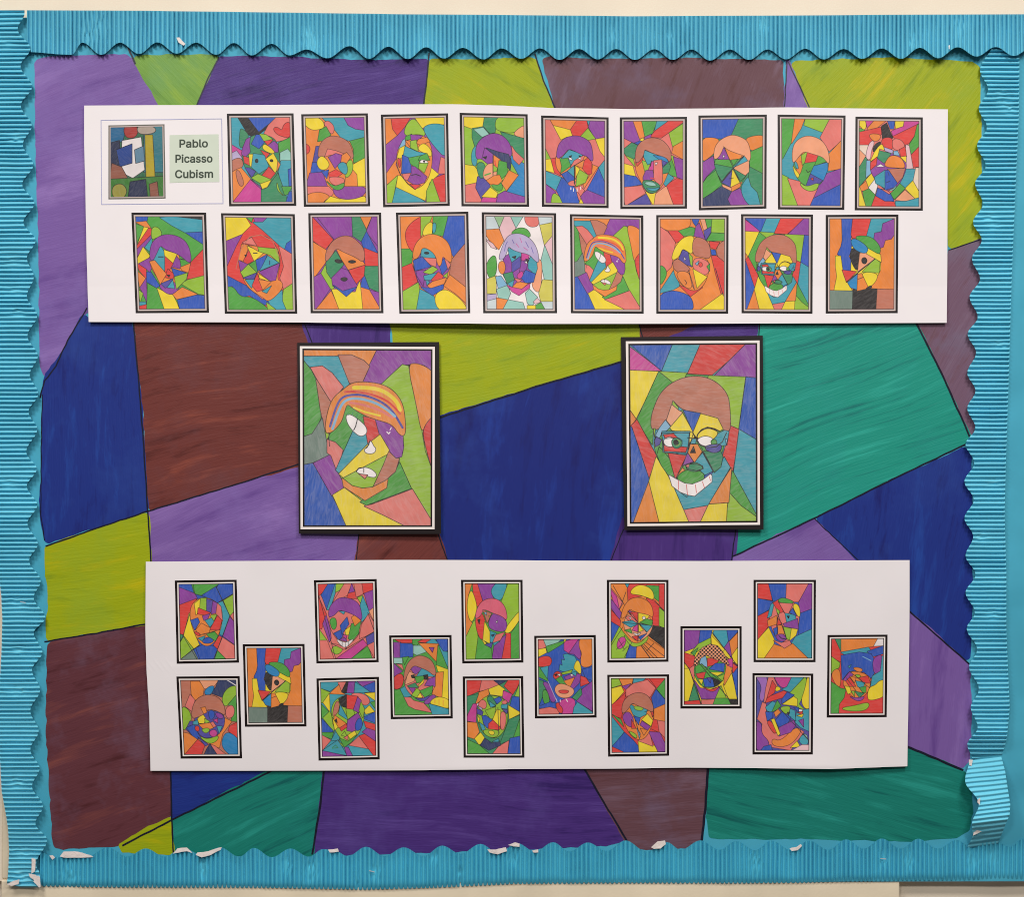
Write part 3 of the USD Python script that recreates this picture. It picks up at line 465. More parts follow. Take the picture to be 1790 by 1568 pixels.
DRAW['9E'] = ('E', '5,12 107,13 107,154.5 4,154', 'bright felt pen portrait with a red bow and a blue chin', """
p 4,12 108,12 108,155 4,155; z 9,55 24,54 20,72 9,63; ~y 9,14 19,14 21,28 17,32 12,25 9,26; k 20,16 34,16 23,28; o 35,16 53,16 30,34 23,30; g 9,28 18,32 21,34 9,36; r 9,36 22,33 43,28 44,38 30,49 24,54 9,54; ~o 24,38 44,39 40,48 32,49; x 45,26 52,22 61,44 46,44; b 53,16 64,16 63,30 58,30; ~y 65,16 80,16 78,26 70,31 66,30; k 80,16 104,16 104,20 62,41 60,34 66,31 78,27;
r 62,42 99,24 96,38 86,52 80,55; g 99,25 104,21 104,56 90,68 86,56 95,42; r 104,55 104,88 92,88 90,70; j 82,55 86,56 92,90 80,92; e 9,61 20,72 9,90; ~j 25,54 31,48 33,52 28,64 27,78 20,74; d 9,92 20,74 24,80 27,98 9,120; s 22,79 27,79 28,98 21,104; o 10,120 21,110 24,122 20,125 14,124; y 21,108 29,99 33,107 25,119; w 25,120 34,108 38,117 34,130; g 16,126 25,122 34,131 28,152 21,152;
y 11,120 21,152 8,152; t 81,92 96,92 92,108 80,120 73,114; z 97,90 104,90 104,128 93,110; y 92,110 102,128 102,136 96,137 81,121; g 72,114 80,121 64,137 58,130; e 66,138 80,124 95,137 80,141; t 66,141 82,141 104,135 104,152 66,152; r 28,152 35,133 50,140 63,142 67,152; b 36,132 39,121 46,124 58,130 63,140 50,140;
~v 28,82 36,74 50,64 74,72 82,82 81,94 74,110 62,124 50,124 36,108 28,96; d 32,62 42,64 58,68 54,76 48,82 40,76; y 28,79 34,66 41,56 46,54 48,62 41,60 38,72; ~x 31,62 34,54 43,49 43,54 36,60 32,66; ~r 44,50 48,44 61,44 62,62 50,60; ~p 61,46 72,46 80,55 76,62 62,62; h 48,58 62,63 61,68 50,64; s 63,64 69,64 72,71 63,70; r 72,62 80,58 82,72 74,72; y 73,73 82,72 82,82;
~o 49,84 58,70 74,74 80,86 78,90 66,89 52,88; r 28,82 37,74 36,85 28,92; ~w 36,88 43,84 49,88; n 54,92 80,91 76,104 68,113; b 50,94 55,94 68,113 64,119 50,123; t 34,104 49,94 49,120 36,113; ~c 55,124 62,122 67,116 66,120 60,125; p 44,122 52,124 58,128 56,130; -m1 54,96 56,102; -m1.4 52,112 57,110""")
DRAW['10F'] = ('F', '3,4 80.5,4 83.5,108 7.5,108.5', 'crayon portrait with purple hair on green, black strip at the top', """
g 3,3 84,3 84,109 3,109; b 6,6 20,6 18,16 6,14; g 6,16 16,18 8,36; x 31,6 80,6 80,11 46,8; t 33,9 46,8 80,12 80,24 60,25 45,17; b 60,25 80,24 80,38 66,29; r 80,40 81,70 61,73 64,62 63,58; o 8,14 18,13 23,20 20,20; y 16,19 21,20 9,38 12,30; r 21,20 24,21 23,28 8,45 9,38; v 23,28 24,30 17,40 8,50 8,43; t 17,40 24,31 24,46; ~l 24,19 31,19 35,27 28,30 24,32;
y 8,54 15,40 22,49 17,55 8,58; v 9,58 22,51 25,56 22,66 18,62; r 9,57 18,63 18,72 11,64; o 9,65 18,73 12,84; v 18,73 19,97 15,88 12,82; l 10,84 15,88 12,98; t 10,97 18,97 18,100 10,102; r 9,102 19,100 18,106 9,106; b 19,66 23,66 32,80 29,82 19,76; g 20,78 29,83 37,106 19,106; y 30,83 36,86 46,90 50,98 53,106 38,106; o 46,89 56,82 71,89 50,94; l 55,78 62,74 82,69 82,90 72,88; b 51,95 71,90 82,91 82,106 54,106;
~o 22,56 30,48 50,46 62,56 61,66 58,76 48,84 36,80 26,66; v 50,50 55,56 53,62 44,60; ~v 30,80 40,76 54,78 50,86 42,90; t 33,39 37,45 38,65 32,60 26,53 28,50; y 37,43 50,47 46,56 38,50; g 53,48 64,55 64,58 55,60 54,54; o 54,61 64,57 62,66 56,64; r 38,50 46,57 42,64 38,67; r 41,63 47,68 46,73 38,71; b 45,62 60,67 48,70; l 48,71 61,67 60,73 50,83; i 34,78 46,73 44,80 38,82; t 40,82 46,74 48,83;
o 22,55 27,54 39,68 33,78; ~v 22,52 23,38 28,31 36,27 46,27 56,31 62,38 65,50 64,57 56,50 50,46 38,42 33,37 29,46 25,54; -x1 31,50 36,50; -x1 54,52 58,53; ~x 40,69 43,69 42,71""")
DRAW['11F'] = ('F', '96.5,4.5 173,5.5 175.5,109 100.5,109', 'crayon portrait with an oval patchwork face inside a red hood', """
r 96,4 176,4 176,110 96,110; y 98,6 120,6 127,17 118,26 103,34 98,36; g 120,6 130,8 128,14; v 130,7 147,7 142,14 132,14; t 147,7 174,7 174,34 164,39 162,42 140,22 130,14 140,14; b 174,30 174,50 163,42 165,36; v 101,34 118,27 112,38 102,60; p 157,39 174,50 174,78 162,84 158,72 162,60; l 174,76 175,108 165,108 160,95 162,84; t 160,85 160,96 165,108 156,108 144,98;
b 101,69 118,78 130,84 146,98 142,100 126,90 117,92 108,80 101,82; ~g 101,82 109,81 116,92 128,92 142,101 148,108 100,108; l 144,98 157,108 146,108; p 124,81 142,90 140,94; ~o 115,54 118,38 126,30 138,27 150,34 156,44 158,56 154,74 160,76 160,84 146,97 140,92 124,82 117,66; ~r 116,40 124,31 136,27 148,31 155,42 134,39; p 119,35 128,30 133,38; o 118,37 125,38 120,54 115,53;
r 120,54 126,42 130,54 122,58; y 124,39 140,46 131,54; o 125,38 135,39 135,44; l 135,40 155,42 157,56 148,48 136,44; b 132,54 144,48 138,62 134,65; t 139,61 145,49 156,56 137,64; v 115,54 124,58 117,65; l 117,66 126,57 134,66 120,71; g 126,58 132,54 134,66; v 136,66 157,57 153,74 148,75; i 120,72 133,67 130,74; y 136,68 148,76 136,72; t 122,74 131,74 128,82; r 129,80 134,68 140,84 134,86;
o 136,74 148,76 140,84; t 139,86 149,80 144,88; -x1 130,46 134,46; ~x 121,48 123,48 122,50; -m1 147,54 147,58; -n.8 112,62 117,42 126,29 138,27 150,33 157,50""")
DRAW['12G'] = ('G', '2.5,4.5 78,4 80.5,108.5 5,108.5', 'crayon portrait with brown hair, dark narrow eyes and a purple chin', """
v 2,3 82,3 82,110 2,110; r 6,8 28,32 20,42 6,32; v 10,6 48,6 48,28 30,32; d 48,6 56,6 63,23 58,34 49,28; o 56,6 69,6 63,20; v 70,6 78,6 78,42 63,24; b 63,24 75,47 60,40 58,34; o 6,34 21,43 20,56 8,72; r 61,41 78,48 78,60 62,59; d 62,60 78,60 79,88 66,82 60,68; b 60,68 66,84 57,81; o 57,82 67,85 79,106 79,108 59,108; v 67,85 79,88 79,106; v 7,72 16,67 25,83 9,107; l 16,67 20,59 30,80 27,85; o 8,108 26,86 36,108;
y 27,84 32,84 42,91 52,84 56,76 59,108 36,108; ~g 20,58 26,48 32,46 40,58 30,70 24,70; d 21,56 26,50 31,44 39,58 32,66 26,72 22,66; o 31,40 40,45 56,50 61,58 44,63 37,52; r 45,64 61,59 60,70 52,78; v 37,62 43,64 53,80 51,86 38,86 28,80 27,72; b 29,80 38,86 52,82 42,91; ~n 20,56 21,44 28,33 38,28 48,29 58,38 61,46 60,56 52,50 40,45 31,40 27,48; ~x 29,54 33,52 39,55 34,57; ~x 43,55 48,53 53,55 48,57; ~x 35,73 40,71 44,73 40,76""")
DRAW['13G'] = ('G', '94,4 169,3 171,108.5 97.5,109', 'crayon portrait with orange hair and a red feather shape', """
o 93,3 172,3 172,110 93,110; ~r 103,26 108,16 118,9 120,9 120,32 112,46 106,38; g 97,42 108,42 111,46 110,56 97,62; r 98,62 110,57 113,66 116,76 98,88; l 120,6 132,6 126,20 120,28; ~y 121,28 124,18 132,12 132,28; g 133,6 149,6 143,28 136,27 132,26; ~t 132,14 136,15 135,24 132,26; b 149,6 168,6 168,36 154,50 148,38 143,30; n 168,34 169,84 150,68 152,53; l 98,88 117,77 119,90 116,108 98,108;
t 119,84 133,91 140,108 115,108; ~y 133,91 144,83 156,90 166,100 168,108 139,108; o 144,80 150,69 169,84 169,100 156,88; ~v 111,54 124,44 140,46 150,56 149,64 142,76 143,83 132,90 120,82 115,70; t 121,40 136,46 134,52 120,50; p 122,51 136,52 135,60 130,58; b 112,54 121,50 130,60 114,64; v 115,65 124,64 122,80 116,70; l 123,66 132,60 137,63 130,68; t 123,70 136,67 131,74 124,74; r 131,74 138,66 143,70 141,74 133,76;
o 127,80 132,76 146,72 143,80 130,83; b 139,58 144,52 147,62 142,68; p 144,50 151,58 148,63; l 143,70 148,66 147,72; b 120,82 131,83 143,79 143,83 132,90; ~o 111,53 113,38 122,28 134,26 146,32 151,42 152,56 148,54 142,48 141,58 138,60 135,46 121,38 118,50; ~x 123,45 128,45 128,47 124,47; t 125,74 129,76 126,80""")
DRAW['14H'] = ('H', '4.5,3.5 81.5,4.5 82.5,108.5 6,108.5', 'pale crayon portrait with lavender hair and a green cap', """
w 3,3 84,3 84,110 3,110; u 6,6 17,6 22,20 6,23; G 17,6 29,6 23,19; j 29,6 34,6 40,19 33,30 27,33 23,20; c 34,6 48,6 40,19; ~p 49,6 63,6 64,17 56,19 50,15; u 63,6 80,6 80,14 65,17; f 65,17 80,14 80,26 70,38; o 6,22 22,21 27,33 22,42 12,32; j 8,31 16,36 20,42 14,40; ~g 8,58 18,46 20,60 18,70 12,73; f 8,74 19,70 19,88 8,88; h 8,90 19,89 19,94 8,97; u 8,97 19,94 20,107 8,107; s 19,71 24,70 31,80 22,84;
c 20,84 31,80 34,88 31,95 22,93; o 20,93 31,95 26,107 20,107; c 26,106 32,95 47,98 50,107; j 70,38 80,26 80,60 74,56; c 66,55 70,39 80,64 80,75 70,74; ~e 63,52 67,55 66,80 63,88 56,80 60,68; f 64,88 68,74 80,75 80,97 66,96; u 66,97 80,97 80,107 70,107; c 50,88 54,84 62,92 56,102 52,98; j 58,97 62,93 66,97 60,99; g 60,101 66,98 71,107 60,107; y 52,101 60,101 60,107 52,107; ~g 34,26 41,20 50,20 55,26 54,30 44,26;
~v 26,54 32,46 46,48 60,54 62,64 56,78 44,84 32,78 25,66; t 32,41 46,46 44,52 36,56 33,48; i 36,56 44,50 45,60 36,66; k 46,46 54,48 52,52 46,54; v 46,54 52,56 50,64 44,66; t 53,56 56,48 61,54 62,62 60,68 53,62; b 46,72 50,64 60,68 58,76 50,77; ~k 40,70 46,64 48,68 44,74; d 27,68 36,66 38,74 31,78; t 31,78 38,74 36,82; o 36,82 42,76 52,78 46,83; ~p 38,72 46,74 42,77; k 31,80 36,82 46,84 54,78 54,82 43,90 36,86;
~o 22,56 27,54 29,62 26,69 22,64; ~h 22,52 25,42 30,30 36,26 46,26 56,32 62,42 64,56 60,54 54,47 44,45 36,42 32,38 30,46 26,53; -i.6 28,44 29,38 31,34; -i.6 36,32 38,36; -k.6 44,30 46,35; -i.6 50,34 53,40; -k.6 40,36 43,40; -i.6 56,40 58,46; -k.6 48,40 52,43; ~x 36,50 40,49 39,52; ~w 49,56 51,54 52,57; ~x 50,52 53,53 52,56""")
DRAW['15H'] = ('H', '96.5,5.5 172.5,7 173,109 97.5,108.5', 'small copy of the portrait with striped orange hair and a white eye', 'U')
DRAW['16I'] = ('I', '4.5,6.5 79.5,6.5 79,109 4.5,109', 'crayon portrait with half yellow and half brown hair, blue curve below', """
o 3,5 81,5 81,111 3,111; ~o 7,8 40,8 40,18 30,23 18,23 7,18; p 7,18 16,24 24,34 20,60 14,66 7,58; r 17,23 27,23 33,28 31,32 25,35; g 28,23 40,19 44,20 44,28 33,28; b 41,8 50,8 46,18 43,14; v 46,18 49,15 55,32 44,28; e 50,9 54,8 57,20 54,22; g 55,8 62,8 62,18 58,20; i 54,23 61,19 61,24 56,32; l 63,8 78,8 78,25 62,24; g 62,25 78,26 78,33 57,33; r 60,34 70,35 66,42 61,40; ~n 70,36 78,32 78,58 70,52 67,44;
b 61,42 66,43 67,48 62,48; r 62,49 67,49 78,58 78,88 72,88 66,66; ~g 7,58 14,62 15,70 7,82; t 22,65 7,88 22,84 29,80 24,70; ~b 7,90 20,85 34,88 42,94 43,108 7,108; r 29,80 40,84 52,82 40,91; y 48,107 73,89 78,97 78,107; ~o 22,58 32,44 46,48 60,54 58,70 52,82 42,86 30,78 24,70; ~n 21,55 28,52 37,60 40,64 34,66 24,65; i 32,43 37,45 41,60 36,58 28,52; l 38,46 42,50 42,60 40,58; ~p 44,50 58,54 60,62 56,70 42,63;
~o 24,66 36,65 41,72 41,84 32,80; y 43,63 57,71 47,82; n 38,64 43,80 44,84 42,80; ~y 20,54 23,42 30,32 38,28 44,29 42,48 36,43 31,41 28,50; ~n 43,29 54,31 60,38 61,52 52,50 42,48; ~r 48,57 51,55 53,59 50,61; ~s 45,57 49,54 47,59; ~w 33,50 35,52 34,54; ~g 57,60 60,57 60,65; -x.8 66,62 74,90; -x.7 34,74 36,77 35,79""")
DRAW['17I'] = ('I', '93,5.5 167.5,6 167,109 93.5,108.5', 'small copy of the portrait with round glasses and a toothy grin', 'V')
DRAW['18J'] = ('J', '7.5,9 114.5,8.5 113.5,154 7.5,154.5', 'portrait with a green and blue cap and wavy colour bands, in the upper banner', """
o 8,9 114,9 114,155 8,155; b 31,11 48,11 45,30 44,46 46,58 41,70 52,92 31,91 29,70 25,67 26,64 30,56 32,46; r 48,11 76,11 68,42 47,43 45,38; t 76,11 111,11 104,19 92,20 90,34 80,36 78,44 68,40; v 111,14 111,34 104,44 95,46 92,56 86,58 79,44 80,36 90,34 92,22; y 22,70 29,70 32,92 42,112 46,122 20,120 24,100 22,85; a 10,121 47,122 47,153 10,153; x 48,114 52,117 84,119 82,153 47,153; n 84,119 112,120 112,153 82,153;
y 46,56 66,52 88,68 88,90 84,98 72,116 54,120 44,112; ~x 43,70 46,58 52,60 58,64 58,76 54,92 48,84; e 58,66 68,64 80,73 55,92; y 70,58 88,68 89,78 82,74 68,66; ~g 50,42 58,40 72,41 82,48 88,58 87,67 78,62 66,55; ~q 44,46 52,44 70,57 67,66 56,63 48,57; l 80,74 87,79 86,94 62,93; r 32,91 52,93 38,108; q 40,109 54,97 53,119 44,116; ~y 58,94 84,95 82,106 72,116 66,114; o 55,97 60,96 70,117 54,121;
~x 60,74 65,71 69,76 66,82 61,80; -x1.5 38,108 80,74; -x1 55,104 63,101; ~x 66,118 74,113 76,116 70,120""")
DRAW['19K'] = ('K', '4.5,4 84.5,3 87.5,110.5 7,112', 'crayon portrait with rainbow striped hair and crossing ruled lines', """
b 3,2 88,2 88,113 3,113; b 7,7 26,7 29,20 7,11; g 26,7 63,7 40,23 30,21; v 7,12 30,21 33,27 8,37; b 40,23 58,12 66,28 60,33 46,26; b 63,7 84,7 84,19 67,29 59,13; l 68,30 84,20 84,42 76,49; t 58,34 67,31 75,50 66,75 63,74 66,52; r 8,37 32,28 24,44 15,74 8,72; y 23,47 16,76 29,92 36,88 28,70 24,56; d 9,73 15,75 10,86; l 16,77 28,93 10,107 11,86; a 11,108 28,94 35,108; b 32,92 40,88 56,90 60,94 55,108 38,108; r 55,88 62,76 65,78 60,93; p 66,78 85,91 85,108 71,108 60,95;
g 60,96 72,108 56,108; v 76,52 85,62 85,89 67,76; p 77,50 84,42 84,60; ~o 24,50 26,36 34,28 46,26 58,32 65,40 66,56 62,72 56,84 46,90 36,84 28,68; y 30,34 37,28 37,44 32,48; l 38,27 46,27 45,44 37,42; i 46,28 54,30 52,46 46,44; v 54,31 60,34 58,46 52,47; p 60,34 64,38 66,56 58,48; r 35,40 50,46 46,49 34,47; v 40,50 50,47 47,54 42,56; l 51,49 59,48 55,57 52,56; t 44,56 52,53 55,58 50,64; r 60,50 65,56 62,68 50,68; b 25,56 34,53 36,58 30,68; o 32,68 39,60 50,66 48,73 36,74; ~r 28,70 36,72 38,76 34,76;
g 46,74 56,71 60,76 57,82 50,78; t 34,79 44,76 40,83; ~b 39,84 46,77 56,82 48,86; -x1 58,12 76,50 66,78 54,108; -x1 11,107 36,88; -x1 82,20 60,33; -x.8 28,8 30,21 46,26; -x.8 24,46 15,76 34,108; -x.7 36,75 63,68""")
DRAW['20L'] = ('L', '93,1.5 173,1 175.5,108 96,108.5', 'portrait with a green and blue cap and wavy colour bands, in the lower banner', 'J')
DRAW['21L'] = ('L', '6.5,43.5 88.5,43 91.5,149.5 12,150', 'crayon portrait with a round brown hairdo and cobbled face', """
n 5,42 93,42 93,152 5,152; o 25,50 36,50 42,58 40,70 30,74 26,66; e 36,47 62,47 54,57 43,59; m 62,46 86,46 86,54 72,60 66,70 52,65 58,57; ~q 43,62 50,56 56,56 51,67 44,67; ~l 66,72 70,62 78,56 86,56 86,68 72,82 68,80; p 18,82 24,67 30,74 26,88; ~l 12,82 22,86 26,98 22,106 14,116; g 86,66 87,102 78,101 80,84 74,80; ~p 70,86 78,80 82,86 80,96 72,98; i 24,102 34,102 38,120 32,124 19,112; b 20,110 30,106 34,118 38,124 30,124; o 70,98 78,102 66,118 62,136 50,132 60,122;
r 76,108 88,102 89,126 74,114; ~q 65,134 68,120 74,116 84,122 90,132 90,148 76,146; o 13,116 22,118 34,126 16,147; r 34,126 43,133 38,147 16,147; i 34,122 48,132 44,134; p 50,132 56,134 73,147 60,147; m 46,138 50,132 60,147 42,147; ~l 36,121 46,126 62,120 58,128 48,131; ~i 28,100 38,90 54,88 68,92 69,106 62,118 48,124 36,120; y 34,99 40,92 44,98 42,104 36,104; l 43,98 50,102 44,105; ~b 48,88 55,88 56,96 50,100; ~v 56,90 66,92 68,98 60,98; p 50,104 54,102 58,108 54,110; k 54,100 60,98 60,104;
o 36,106 50,104 54,110 44,114; ~l 38,112 48,110 50,114 44,118; ~r 30,108 36,108 36,115 31,114; t 28,102 34,100 35,106 28,106; ~k 48,116 56,112 60,118 54,123; t 59,108 66,108 62,118; ~n 26,98 28,80 36,70 48,67 60,70 68,80 70,94 64,90 54,86 46,86 42,92 34,96; o 38,84 44,83 46,90 42,92; -w1 71,47 84,55""")
DRAW['22M'] = ('M', '3,3.5 81,2 83.5,105.5 6,107', 'crayon portrait with purple hair and a wide white smile', """
p 2,2 85,2 85,108 2,108; r 7,6 22,6 16,16 8,23; b 22,6 30,6 24,28 19,40 14,26 12,22; t 30,7 31,14 22,40 19,40; l 31,6 42,6 34,16 30,18; p 42,6 50,6 44,22 32,28 26,32; v 50,7 54,18 46,20; r 46,20 54,18 57,26 44,26; p 53,7 62,7 64,20 56,24; r 63,6 79,6 79,15 65,20; v 66,20 79,15 79,38 72,42; l 57,25 64,22 61,32; t 64,24 72,44 62,56 61,34; r 8,24 18,46 12,64 9,64; v 14,58 18,48 22,62 24,76 22,80; e 72,42 80,36 80,58; p 71,46 80,60 80,68 60,76 62,60; l 9,65 19,79 10,79;
p 10,79 19,79 28,103 9,103; i 68,74 80,67 80,80 70,84; k 29,103 64,78 69,84 47,103; ~l 24,92 28,85 40,89 32,97; g 48,103 70,86 76,103; p 70,85 80,80 80,103; p 24,82 32,84 44,88 40,90; ~p 22,46 30,40 50,42 62,50 61,66 54,78 42,84 30,76 22,60; ~g 22,52 30,50 31,62 26,66; b 28,70 36,66 40,72 34,78; b 36,60 44,50 46,58 38,70; y 42,66 50,60 50,70 43,72; g 50,58 61,56 58,70 50,80 46,76; o 50,50 56,46 61,54 54,60; v 34,78 42,74 44,80; t 34,42 42,42 40,46; k 38,72 44,72 43,77;
~v 21,50 22,38 28,30 36,25 46,26 56,30 61,38 63,54 56,48 50,45 42,42 34,40 28,47; ~w 31,77 36,80 43,82 52,77 50,80 42,88 36,84; -x.8 9,23 30,102; -x.8 78,68 42,90; -x.8 70,44 80,72; -x.6 38,80 38,86; -x.6 42,81 42,88; -x.6 46,80 46,86""")
DRAW['23N'] = ('N', '94.5,4.5 170,4 171.5,105 96.5,106', 'crayon portrait with brown hair, two square black eyes and an orange triangle', """
g 93,3 173,3 173,107 93,107; r 98,7 122,7 122,13 108,13; v 98,13 108,13 108,31 98,31; b 108,14 123,15 123,30 108,31; g 123,7 134,7 128,16 123,15; r 130,12 140,7 150,7 140,13; c 124,17 134,17 139,24 128,28 124,26; t 140,13 148,8 156,16; ~b 150,7 168,7 168,22 160,24 156,16; t 155,17 160,24 168,25 168,46 160,36; o 131,14 154,15 152,36; v 143,19 149,19 147,25; g 154,17 166,46 152,40; c 99,32 110,32 110,38 99,38; g 110,31 118,30 113,40; v 99,38 110,48 100,54; p 103,39 110,40 112,47;
~r 99,56 108,50 112,56 110,66 104,70 99,68; y 152,41 168,47 168,84 158,80 160,50 154,48; o 152,50 160,49 158,80 147,76; t 108,70 114,66 121,78 112,80; g 99,72 107,70 113,82 124,94 146,98 146,103 99,103; p 113,80 120,80 124,84 136,87 146,98 126,94 118,90; ~v 136,86 147,76 152,79 144,86 140,88; ~y 143,87 150,80 160,80 168,84 168,94 152,89; t 143,88 168,95 168,103 148,103; ~p 113,66 114,54 122,42 140,44 150,56 150,66 144,76 132,82 122,78; v 120,44 124,40 134,45 126,52; e 118,48 126,52 124,60 114,64;
t 128,54 134,45 142,46 150,54 140,54; g 126,55 136,54 136,60 128,62; v 142,58 150,55 150,66 138,65; y 130,65 137,57 136,62 130,67; d 116,66 126,62 130,68 120,68; v 118,68 126,68 124,76; l 122,77 128,69 132,72 128,80; g 132,72 147,66 146,74 138,80; y 128,80 132,74 135,80; ~i 124,80 134,82 146,76 136,86; ~n 112,62 113,48 118,36 128,29 138,30 147,36 151,48 150,54 142,47 132,43 124,40 118,48; x 121,53 125,52 125,56 122,56; x 136,53 141,52 142,58 138,58; -o.7 150,82 150,87; -o.7 155,82 155,89; -o.7 160,83 160,90""")
DRAW['24N'] = ('N', '6,57 81.5,55 82.5,155 8.5,156.5', 'crayon portrait of many triangles with a black patch in the hair', """
t 4,54 84,54 84,158 4,158; t 9,58 32,58 33,64 22,72 10,68; p 32,58 44,58 36,74 33,66; x 44,58 45,62 43,74 36,74; v 45,61 53,58 52,74 43,74; t 53,62 72,73 52,74; b 62,66 81,58 81,73 72,73; v 54,59 79,59 62,66; o 33,65 36,74 40,76 22,75; l 10,69 22,74 14,86 10,86; y 21,76 22,97 14,86; g 10,87 21,98 12,106; l 14,105 22,97 26,110 27,122; b 11,105 26,121 22,122 11,122; g 12,123 26,123 24,130 12,126; p 12,126 23,132 12,145; t 24,132 30,121 34,126 33,132; t 13,145 32,132 42,150; v 12,145 40,151 38,154 12,154;
l 32,132 40,140 41,142 36,138; v 40,140 46,142 53,154 44,154; t 44,138 70,143 78,154 52,154; p 46,138 58,127 68,142; r 58,127 66,124 81,136 81,154 76,151; v 62,122 68,117 81,122 81,135; b 62,105 81,96 81,112 70,108; r 64,109 81,114 81,121 66,116; y 64,96 70,90 76,97 66,100; g 72,86 81,84 81,98; ~p 44,75 64,75 72,85 64,91; y 65,75 81,74 81,86; ~l 25,104 24,94 28,84 38,78 52,78 62,88 64,100 61,116 54,128 42,136 34,128 27,116; ~n 26,98 29,86 33,84 33,96 26,104; x 33,82 42,77 42,92 36,90; r 43,77 56,79 52,95 43,93; v 56,80 60,84 57,98 51,95;
t 35,90 44,107 33,100; l 42,94 50,95 52,100 44,106; l 60,86 64,94 62,104 58,96; v 44,108 56,99 60,106 52,122 43,120; ~b 53,112 58,104 62,110 60,118 54,121; o 28,102 42,112 34,117 26,112; y 25,104 32,116 28,120; r 34,117 42,112 43,116 36,121; y 44,126 52,121 55,126 47,130; l 36,126 40,121 43,128; g 34,130 44,134 54,126 48,134 40,140; p 39,129 44,126 44,132; ~x 28,108 30,106 31,111; -d1 25,141 29,138 32,141 25,142""")
DRAW['25O'] = ('O', '4.5,3 81,3 82,106 6,107', 'crayon portrait with pink hair and a large purple cheek', """
g 3,2 84,2 84,108 3,108; o 7,6 18,6 13,22 12,36 14,52 18,57 9,76; r 19,6 24,6 31,30 25,36 20,24; v 25,6 48,6 43,16 44,26 32,29; ~t 50,6 63,6 55,29 46,26 42,18 44,12; l 64,6 79,6 79,42 62,60 58,36 55,30; ~y 17,16 20,22 24,36 22,46 18,56 14,50 12,36 14,22; ~y 59,67 64,58 79,40 79,50 68,66 62,70; g 79,52 79,105 67,105 67,70; r 60,70 66,70 66,105 53,105; v 46,84 60,72 54,105 43,105; g 26,74 36,82 42,90 43,105 22,105; l 9,78 20,55 22,54 25,74 21,105 9,105; ~r 22,50 30,42 36,60 34,76 29,78 24,66;
y 34,56 40,68 40,82 32,78; t 41,67 48,70 44,82 41,80; p 48,72 58,69 52,80 44,82; i 34,84 44,81 42,88; t 44,82 53,79 46,85; y 30,77 36,82 34,84; ~v 38,58 44,44 52,46 61,54 61,64 56,68 42,65; ~P 22,52 24,40 30,30 40,26 52,28 60,38 62,54 56,48 44,44 36,40 32,40 28,48; n 32,41 42,45 37,56; ~s 33,44 36,43 36,47; ~y 39,48 41,48 40,50; ~w 48,55 50,54 49,57; ~m 42,72 46,71 44,74; ~x 25,53 28,52 27,58""")
DRAW['26P'] = ('P', '93.5,5 168,4 169,104 94.5,105', 'crayon portrait with spiky blue hair and a wide red mouth', """
b 92,3 171,3 171,106 92,106; p 97,7 104,7 108,18 97,22; c 104,7 128,7 118,16 108,17; g 108,18 130,11 128,14 110,25; y 97,22 107,20 108,25 97,31; ~r 97,32 110,29 115,34 112,42 97,43; k 130,12 148,7 136,26 130,22; y 129,7 134,7 130,13; v 136,26 147,10 149,22 150,30 148,33 142,27; ~o 149,7 167,7 167,40 151,44 150,32 152,26 148,18; b 167,42 167,60 156,56 152,46; g 97,43 104,43 110,60 98,54; t 101,44 110,42 109,56; d 97,58 104,60 108,66 97,94; ~g 104,70 109,72 112,84 109,90 104,84; ~v 103,61 110,62 116,74 120,84 114,86 110,72;
b 97,92 112,86 119,87 119,94; p 97,95 112,92 124,95 122,103 97,103; ~r 120,86 126,88 130,94 126,100 121,94; ~k 122,86 134,80 142,82 143,88 140,103 126,103 130,94; t 142,92 146,86 167,100 167,103 140,103; v 145,84 152,70 167,58 167,98; d 140,80 150,69 151,76 145,83; t 124,46 125,40 128,42 127,34 131,35 129,28 133,27 142,30 150,44 150,50 134,48 128,48; ~r 116,54 120,48 126,50 127,56 120,58; ~y 141,44 146,33 150,42 150,52 146,48; l 126,50 140,46 138,50 128,52; g 120,58 126,54 134,68 124,62; v 130,55 140,51 150,52 148,62 140,70; o 130,60 142,56 136,68;
r 150,54 156,56 160,62 150,66; ~e 117,70 124,62 140,68 142,74 136,80 124,80; ~r 122,71 136,71 134,75 125,75; ~w 121,52 125,51 125,54; ~w 137,52 140,51 140,55; t 138,50 145,48 144,54; -w1 120,82 121,85; -w1 125,83 125,85; -w1 132,82 134,85; -h.8 110,60 121,85; ~x 118,52 121,51 120,54""")
